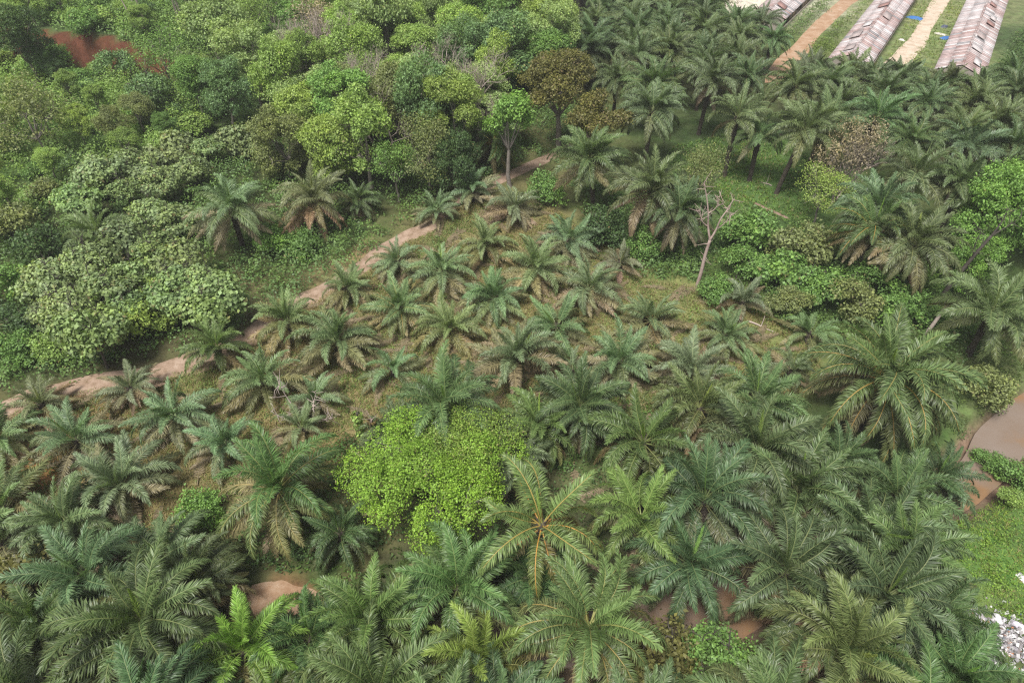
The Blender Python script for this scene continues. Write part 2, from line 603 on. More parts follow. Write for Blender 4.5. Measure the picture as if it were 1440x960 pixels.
# ------------------------------------------------------------------ palm fronds
def frond_mesh(name, e0, droop, bend, seed, nl=120, leafL=.15, lift=12, sag=.5, wid=.0058, fold=0.0, curl=1.5, sides_keep=1.0):
    r = np.random.default_rng(seed)
    n = 14
    s = np.linspace(0, 1, n)
    el = np.radians(e0 - droop * s ** curl)
    az = np.radians(bend * s ** 1.5)
    T = np.stack([np.cos(el) * np.cos(az), np.cos(el) * np.sin(az), np.sin(el)], 1)
    P = np.vstack([[0, 0, 0], np.cumsum((T[:-1] + T[1:]) / 2 / (n - 1), 0)])
    mb = MB()
    col = np.array([0, 0, .5])
    mb.tube(P, np.interp(s, [0, .08, .2, 1], [.019, .0125, .0095, .0025]), 4, col, 1)
    ts, sg, k = [], [], []
    for i in range(nl):
        for q in (-1, 1):
            if r.random() > sides_keep:
                continue
            ts.append(.19 + .805 * (i + .5 * r.random()) / nl)
            sg.append(q)
            k.append(i)
    ts, sg, k = np.array(ts), np.array(sg, float), np.array(k)
    m = len(ts)
    p0 = np.stack([np.interp(ts, s, P[:, j]) for j in range(3)], 1)
    t = np.stack([np.interp(ts, s, T[:, j]) for j in range(3)], 1)
    t /= np.linalg.norm(t, axis=1, keepdims=True)
    # horizontal side vector follows azimuth so that erect fronds stay well defined
    a = np.interp(ts, s, az)
    S = np.stack([-np.sin(a), np.cos(a), np.zeros(m)], 1)
    U = np.cross(t, S)
    U /= np.linalg.norm(U, axis=1, keepdims=True)
    ang = np.radians(np.interp(ts, [.15, .4, .8, 1], [78, 66, 45, 18]) * (1 - fold) + r.normal(0, 9, m))
    pl = np.radians(lift + np.where((k % 3) == 0, 22, np.where((k % 3) == 1, -4, -24)) + r.normal(0, 12, m)) * (1 - fold)
    d = t * np.cos(ang)[:, None] + (S * sg[:, None] * np.cos(pl)[:, None] + U * np.sin(pl)[:, None]) * np.sin(ang)[:, None]
    L = leafL * np.minimum(1, .35 + (ts - .13) / .22) * (1 - .62 * np.clip((ts - .5) / .5, 0, 1) ** 1.6) * r.uniform(.82, 1.1, m)
    g = np.array([0, 0, -1.0])
    sgv = sag * r.uniform(.6, 1.3, m)[:, None]
    nrmz = lambda v: v / np.linalg.norm(v, axis=1, keepdims=True)
    d1 = nrmz(d + g * .45 * sgv)
    d2 = nrmz(d + g * 1.2 * sgv)
    p1 = p0 + d * (L * .4)[:, None]
    p2 = p1 + d1 * (L * .36)[:, None]
    p3 = p2 + d2 * (L * .3)[:, None]
    Wv = nrmz(t - d * np.sum(t * d, 1)[:, None] + U * r.normal(0, .25, m)[:, None])
    w = wid * r.uniform(.8, 1.15, m)[:, None]
    V = np.stack([p0 - Wv * w * .45, p0 + Wv * w * .45, p1 - Wv * w, p1 + Wv * w, p2 - Wv * w * .8, p2 + Wv * w * .8, p3], 1)
    B = r.random(m)
    C = np.zeros((m, 7, 3))
    C[:, :, 0] = ts[:, None]
    C[:, :, 1] = np.array([0, 0, .4, .4, .75, .75, 1])
    C[:, :, 2] = B[:, None]
    o = np.arange(m)[:, None] * 7
    Qs = np.concatenate([o + np.array([0, 1, 3, 2]), o + np.array([2, 3, 5, 4])])
    Ts = o + np.array([4, 5, 6])
    mb.add(V.reshape(-1, 3), Qs, Ts, C.reshape(-1, 3), 0)
    return mb


# class: elevation at base, droop, leaflet settings
CLS = [
    dict(e0=87, droop=6, fold=.82, sag=.05, wid=.006, leafL=.13, curl=1.2),
    dict(e0=77, droop=34, fold=.25, sag=.15, lift=18),
    dict(e0=64, droop=68, fold=.08, sag=.3, lift=16),
    dict(e0=47, droop=98, sag=.95, lift=14),
    dict(e0=30, droop=100, sag=1.2, lift=10),
    dict(e0=10, droop=84, sag=1.3, lift=4),
    dict(e0=-12, droop=58, sag=.9, lift=-4),
    dict(e0=-34, droop=44, sag=.8, lift=-10, sides_keep=.8, leafL=.14),
    dict(e0=14, droop=42, sag=.6, lift=2),
    dict(e0=-6, droop=24, sag=.5, lift=0, sides_keep=.9),
]
NV = 4
FR = []
FRB = []
for ci, kw in enumerate(CLS):
    row, rb = [], []
    for v in range(NV):
        b = [0, 14, -16, 30][v] * (1 if ci else .3)
        k2 = dict(kw)
        k2['droop'] = kw['droop'] * [1, 1.15, .85, 1.05][v]
        mb = frond_mesh('frond', bend=b, seed=ci * 10 + v, **k2)
        rb.append(mb)
        row.append(mb.mesh('frond', [M_FROND, M_RACH]))
    FR.append(row)
    FRB.append(rb)


def palm_trunk_mesh(seed, h, r0=.34):
    """h metres tall, rough with old leaf bases and a bulky crown shaft"""
    r = np.random.default_rng(seed)
    mb = MB()
    n = max(4, int(h * 2))
    zs = np.linspace(-.4, h, n)
    lean = r.normal(0, .025, 2)
    pts = np.stack([lean[0] * zs * (zs / max(h, 1)), lean[1] * zs * (zs / max(h, 1)), zs], 1)
    pts -= np.array([pts[-1, 0], pts[-1, 1], 0]) * 0
    rad = np.interp(zs, [-.4, .6, h - 1.2 if h > 2 else .8, h], [r0 * 1.35, r0, r0 * 1.05, r0 * .9]) * r.uniform(.93, 1.07, n)
    mb.tube(pts, rad, 10)
    # stubs of cut leaf bases, spiralling
    k = int(min(110, 18 * h + 14))
    for i in range(k):
        z = h - (i + 1) / k * min(h * .9, 3.5) if h > 1.5 else r.uniform(.1, h)
        a = i * 2.39996
        p = np.array([np.interp(z, zs, pts[:, 0]), np.interp(z, zs, pts[:, 1]), z])
        dr = np.array([math.cos(a), math.sin(a), .9])
        dr /= np.linalg.norm(dr)
        Ls = r.uniform(.28, .6)
        mb.tube([p + dr * r0 * .6, p + dr * (r0 * .6 + Ls)], [.11, .05], 4)
    top = pts[-1]
    return mb.mesh('trunk', [M_PTRUNK], True), (top[0], top[1])


TRUNKS = {}


def trunk_for(h, r0):
    key = (round(h * 2) / 2, round(r0, 2))
    if key not in TRUNKS:
        TRUNKS[key] = palm_trunk_mesh(int(h * 10) + 3, max(.8, key[0]), r0)
    return TRUNKS[key]


def lerp(a, b, t):
    return tuple(a[i] * (1 - t) + b[i] * t for i in range(3))


TONES = {  # spear, inner, outer, old, dead
    'Y': ((.27, .37, .11), (.205, .285, .145), (.18, .222, .098), (.31, .255, .14), (.34, .265, .175)),
    'M': ((.28, .41, .10), (.14, .218, .082), (.125, .178, .066), (.22, .205, .092), (.32, .25, .16)),
    'D': ((.22, .36, .08), (.112, .182, .074), (.098, .152, .058), (.15, .15, .068), (.26, .21, .135)),
    'B': ((.32, .48, .09), (.20, .33, .072), (.165, .25, .062), (.23, .22, .08), (.30, .23, .14)),
    'O': ((.27, .38, .12), (.17, .25, .10), (.165, .22, .08), (.22, .205, .08), (.32, .24, .15)),
    'F': ((.22, .31, .12), (.15, .22, .105), (.135, .186, .082), (.20, .195, .10), (.29, .235, .16)),
}
TONES['W'] = (TONES['M'][0], (.125, .20, .078), (.11, .165, .062), (.135, .175, .07), (.25, .21, .14))
TONES['K'] = TONES['Y']
TONES['T'] = (*TONES['M'][:3], (.29, .25, .12), (.36, .26, .16))
MIX = {  # how many fronds in each class
    'Y': (1, 5, 6, 7, 5, 1, 0, 1, 8, 7),
    'M': (1, 5, 8, 9, 10, 9, 7, 2, 0, 0),
    'D': (1, 5, 8, 10, 10, 10, 7, 1, 0, 0),
    'T': (1, 5, 7, 7, 5, 6, 15, 5, 0, 0),
    'K': (1, 4, 7, 7, 6, 4, 4, 5, 0, 8),
    'B': (1, 4, 5, 6, 6, 5, 2, 0, 0, 0),
    'O': (2, 2, 3, 3, 2, 4, 5, 0, 0, 0),
    'F': (1, 5, 9, 10, 9, 6, 2, 0, 0, 0),
    'W': (1, 5, 9, 12, 12, 13, 18, 4, 0, 0),
    'S': (1, 4, 4, 5, 3, 0, 0, 0, 4, 2),
}


def frond_plan(kind, seed, dead=0):
    r = random.Random(seed)
    tone = TONES['Y' if kind == 'S' else kind]
    mix = list(MIX[kind])
    mix[7] += dead
    out = []
    i = 0
    a0 = r.random() * 6.28
    hue = (r.uniform(.88, 1.14), r.uniform(.9, 1.1), r.uniform(.85, 1.15))
    for c, n in enumerate(mix):
        n = max(1 if c == 0 else 0, int(round(n * r.uniform(.68, 1.3))))
        for _ in range(n):
            a = a0 + i * 2.39996 + r.gauss(0, .3)
            ln = [.62, .8, .92, 1, 1, .98, .92, .85, 1, .92][c] * r.uniform(.82, 1.1)
            if c == 0:
                col = tone[0]
            elif c <= 2:
                col = lerp(tone[1], tone[0], .12 * r.random())
            elif c <= 4:
                col = lerp(tone[1], tone[2], (c - 2.5) / 1.8)
                if kind in 'YS' and c == 4:
                    col = lerp(col, tone[3], .45 * r.random())
            elif c == 5:
                col = lerp(tone[2], tone[3], r.random() * .7 + (.3 if kind in 'YS' else 0))
            elif c == 6:
                col = lerp(tone[3], tone[4], r.random() ** 1.5)
            elif c == 8:
                col = lerp(tone[2], tone[3], .15 + r.random() * .85)
            elif c == 9:
                col = lerp(tone[3], tone[4], r.random())
            else:
                col = tone[4]
            k = r.uniform(.82, 1.18)
            col = tuple(col[j] * hue[j] * k for j in range(3))
            out.append((c, r.randrange(NV), a, ln, r.gauss(0, .11), r.gauss(0, .3), col))
            i += 1
    return out


def put_palm(x, y, z, h, L, kind, label, group, seed, dead=0, stalk=1.0, lean=(0, 0), r0=None):
    e = bpy.data.objects.new('oil_palm', None)
    COL.objects.link(e)
    e.location = (x, y, z)
    e.empty_display_size = .5
    tag(e, label, 'oil palm', group)
    tm, (tx, ty) = trunk_for(h, r0 or (.30 if kind in 'YS' else .36))
    link('trunk', tm, e)
    r = random.Random(seed + 5)
    e.rotation_euler = (r.gauss(0, .07), r.gauss(0, .07), 0)
    gap, pitch = r.uniform(.02, .22), r.gauss(0, .09)
    for c, v, a, ln, tl, tw, col in frond_plan(kind, seed, dead):
        tl += pitch
        if 1 < c < 7 and r.random() < gap:
            continue
        st = stalk if (3 < c < 7 or c == 9) else (1 - (1 - stalk) * .5 if c in (2, 3) else 1.0)
        o = bpy.data.objects.new('spear_leaf' if c == 0 else ('dead_frond' if c in (7, 9) else 'frond'), FR[c][v])
        COL.objects.link(o)
        rr = .12
        zz = h - [0, .02, .06, .14, .24, .36, .5, .7, .26, .42][c] * (1.0 if h > 1.5 else .5)
        o.location = (tx + rr * math.cos(a), ty + rr * math.sin(a), zz)
        m = Matrix.Rotation(a, 3, 'Z') @ Matrix.Rotation(-tl, 3, 'Y') @ Matrix.Rotation(tw, 3, 'X')
        o.rotation_euler = m.to_euler()
        o.scale = (L * ln,) * 3
        o.color = (*col, st)
        o.parent = e
    return e


# far palms: crown as one mesh, six kinds
def far_crown(seed, kind='F'):
    V, Qs, Ts, C, QM, TM = [], [], [], [], [], []
    n = 0
    mbs = MB()
    for c, v, a, ln, tl, tw, col in frond_plan(kind, seed):
        src = FRB[c][v]
        P = np.vstack(src.V) * ln
        m = np.array(Matrix.Rotation(a, 3, 'Z') @ Matrix.Rotation(-tl, 3, 'Y') @ Matrix.Rotation(tw, 3, 'X'))
        P = P @ m.T
        P[:, 2] -= [0, .003, .01, .02, .035, .05, .07, .1, .04, .06][c]
        Cc = np.vstack(src.C).copy()
        Cc[:, 2] = np.clip(Cc[:, 2] * .6 + .4 * random.random(), 0, 1)
        Cc[:, 0] = c / 7.0
        mbs.V.append(P)
        mbs.C.append(Cc)
        mbs.Q.append(np.vstack(src.Q) + n)
        mbs.T.append(np.vstack(src.T) + n)
        mbs.QM.append(np.concatenate(src.QM))
        mbs.TM.append(np.concatenate(src.TM))
        n += len(P)
    return mbs


def mat_far_frond():
    m, nt, out = new_mat('palm_crown_leaflet')
    oi = N(nt, 'ShaderNodeObjectInfo')
    a = N(nt, 'ShaderNodeVertexColor', layer_name='Col')
    sp = N(nt, 'ShaderNodeSeparateColor')
    nt.links.new(a.outputs[0], sp.inputs[0])
    c = ramp(nt, sp.outputs[0], [(0.0, (.21, .31, .10)), (.15, (.15, .22, .095)), (.55, (.13, .185, .072)), (.8, (.16, .18, .075)), (1.0, (.26, .21, .125))])
    c = mixc(nt, 1.0, c, oi.outputs['Color'], 'MULTIPLY')
    c = scale_c(nt, c, math_n(nt, 'MULTIPLY_ADD', sp.outputs[2], .8, .6))
    leafy_shader(nt, out, c, .42, .3, .45)
    return m


M_FARFROND = mat_far_frond()
M_FARSTALK = mat_bark('crown_stalk', (.15, .16, .065), (.23, .22, .09), 4, .6, .1)
FARC = [far_crown(900 + i).mesh('crown', [M_FARFROND, M_FARSTALK]) for i in range(6)]


# ------------------------------------------------------------------ leaf-card crowns
def rand_dirs(r, n, up=0.0):
    v = r.normal(size=(n, 3))
    v[:, 2] += up
    return v / np.linalg.norm(v, axis=1, keepdims=True)


def leaf_cards(r, P, Nn, size, aspect=.55, shape='diamond'):
    """P centre of leaves, Nn facing; returns verts (n,4,3)"""
    n = len(P)
    t = rand_dirs(r, n)
    t = np.cross(Nn, t)
    t /= np.linalg.norm(t, axis=1, keepdims=True) + 1e-9
    b = np.cross(Nn, t)
    s = (size * r.uniform(.6, 1.25, n))[:, None]
    sag = -Nn * s * .18
    return np.stack([P - t * s * .5 + sag, P + b * s * aspect * .5 - t * s * .05, P + t * s * .5 + sag, P - b * s * aspect * .5 - t * s * .05], 1)


def leaves_mesh(name, V, col, mat=None):
    n = len(V)
    q = np.arange(n * 4).reshape(n, 4)
    return make_mesh(name, V.reshape(-1, 3), q, None, np.repeat(col, 4, 0), [mat or M_LEAF])


def crown(seed, R=5.0, Hh=4.0, lobes=16, clusters=420, per=14, leaf=.5, aspect=.55, flat=.7, dry=.02, clump=.55, lobe_r=(.28, .5), open_=0.0, facing=.55, low=-.45):
    """clumpy crown around the origin (0,0,0 = crown centre)"""
    r = np.random.default_rng(seed)
    # lobe centres in a dome
    c = rand_dirs(r, lobes * 3, .35)
    c = c[c[:, 2] > low][:lobes]
    rad = r.uniform(.45, .8, len(c))[:, None]
    c = c * rad * np.array([R, R, Hh])
    c[:, :2] += r.normal(0, .08 * R, (len(c), 2))
    lr = r.uniform(*lobe_r, len(c)) * R
    gtone = r.random(len(c))
    # cluster centres on lobe shells
    li = r.choice(len(c), clusters, p=lr ** 2 / np.sum(lr ** 2))
    d = rand_dirs(r, clusters, .45)
    cp = c[li] + d * (lr[li] * r.uniform(.72, 1.05, clusters))[:, None] * np.array([1, 1, flat])
    # remove those buried deep in other lobes
    dd = np.linalg.norm((cp[:, None, :] - c[None]) / np.array([1, 1, flat]), axis=2) / lr[None]
    keep = dd.min(1) > .6
    cp, d, li = cp[keep], d[keep], li[keep]
    m = len(cp)
    k = r.poisson(per, m)
    ci = np.repeat(np.arange(m), k)
    n = len(ci)
    off = r.normal(0, clump, (n, 3)) * np.array([1, 1, .6])
    P = cp[ci] + off
    Nn = d[ci] * facing + rand_dirs(r, n, .9) * (1 - facing * .5)
    Nn /= np.linalg.norm(Nn, axis=1, keepdims=True)
    V = leaf_cards(r, P, Nn, leaf, aspect)
    ct = r.random(m)
    col = np.stack([r.random(n), np.clip(.5 * gtone[li][ci] + .5 * ct[ci] + r.normal(0, .1, n), 0, 1), (r.random(n) < dry) * r.random(n)], 1)
    return V, col, c, lr


def branch_tubes(mb, start, ends, r0, seed, c=(.5, .5, .5), sides=5):
    """trunk to a fork, then curved limbs out to the ends"""
    r = np.random.default_rng(seed)
    for e in ends:
        e = np.asarray(e, float)
        s = np.asarray(start, float)
        L = np.linalg.norm(e - s)
        t = np.linspace(0, 1, 6)[:, None]
        mid = (s + e) / 2 + np.array([r.normal(0, .08), r.normal(0, .08), -.10]) * L
        pts = (1 - t) ** 2 * s + 2 * t * (1 - t) * mid + t * t * e
        mb.tube(pts, np.linspace(r0, r0 * .25, 6), sides, c)


def tree_pair(seed, bark, trunk_h, trunk_r=.22, nlimb=9, forks=1, **kw):
    """returns (crown mesh, trunk mesh, crown centre height); crown origin at its centre"""
    V, col, c, lr = crown(seed, **kw)
    cm = leaves_mesh('crown', V, col)
    r = np.random.default_rng(seed + 1)
    mb = MB()
    fork_z = trunk_h * .55
    zz = np.linspace(-.6, fork_z, 6)
    wob = np.cumsum(r.normal(0, .12, (6, 2)), 0)
    wob -= wob[0]
    pts = np.column_stack([wob, zz])
    mb.tube(pts, np.linspace(trunk_r * 1.3, trunk_r * .85, 6), 8, cap=False)
    sel = r.permutation(len(c))[:nlimb]
    ends = c[sel] * np.array([.95, .95, .9]) + np.array([0, 0, trunk_h])
    branch_tubes(mb, pts[-1], ends, trunk_r * .55, seed + 2)
    # twigs
    for j in sel:
        for _ in range(5):
            d = rand_dirs(r, 1, .3)[0]
            s = c[j] * .9 + np.array([0, 0, trunk_h])
            e = c[j] + d * lr[j] * .9 + np.array([0, 0, trunk_h])
            mb.tube([s, (s + e) / 2 + r.normal(0, .15, 3), e], [.05, .035, .012], 4)
    tm = mb.mesh('trunk', [bark], True)
    return cm, tm, trunk_h


def bare_tree(seed, h=9.0, spread=.55, levels=5, bark=None, r0=.2, twig=3, upright=.35):
    r = np.random.default_rng(seed)
    mb = MB()
    tr = MB()

    def grow(p, d, L, rad, lev):
        n = 4
        pts = [p]
        dd = d.copy()
        for i in range(n):
            dd = dd + r.normal(0, .13, 3) + np.array([0, 0, .05])
            dd /= np.linalg.norm(dd)
            pts.append(pts[-1] + dd * L / n)
        (tr if lev <= 1 else mb).tube(pts, np.linspace(rad, rad * .62, n + 1), 6 if lev < 2 else (4 if lev < 4 else 3))
        if lev >= levels:
            return
        k = twig if lev else twig + 1
        for j in range(k):
            nd = dd * (1 - spread) + rand_dirs(r, 1, upright)[0] * spread * 1.5
            nd /= np.linalg.norm(nd)
            q = pts[-1] if j < 2 else pts[int(r.integers(2, 4))]
            grow(q, nd, L * r.uniform(.58, .82), rad * .6, lev + 1)

    grow(np.array([0, 0, -.4]), np.array([r.normal(0, .08), r.normal(0, .08), 1.0]), h * .36, r0, 0)
    b = bark or M_DEAD
    return tr.mesh('trunk', [b], True), mb.mesh('twigs', [b])


def put_tree(name, pair, x, y, z, rz, sc, color, label, cat, group=None, tint=None):
    e = bpy.data.objects.new(name, None)
    COL.objects.link(e)
    e.location = (x, y, z)
    e.rotation_euler = (0, 0, rz)
    e.scale = (sc,) * 3 if np.isscalar(sc) else sc
    tag(e, label, cat, group)
    cm, tm, th = pair
    link('trunk', tm, e)
    link('crown', cm, e, (0, 0, th), color=color)
    return e


def put_bare(pair, x, y, z, rz, sc, label, group=None):
    e = bpy.data.objects.new('bare_tree', None)
    COL.objects.link(e)
    e.location = (x, y, z)
    e.rotation_euler = (0, 0, rz)
    e.scale = (sc,) * 3
    tag(e, label, 'bare tree', group)
    link('trunk', pair[0], e)
    link('branches', pair[1], e)
    return e


# ------------------------------------------------------------------ oil palms that can be told apart
GF = 'young oil palms of the clearing'
GM = 'mature oil palms along the creek'
GS = 'tall oil palms at the plantation edge'
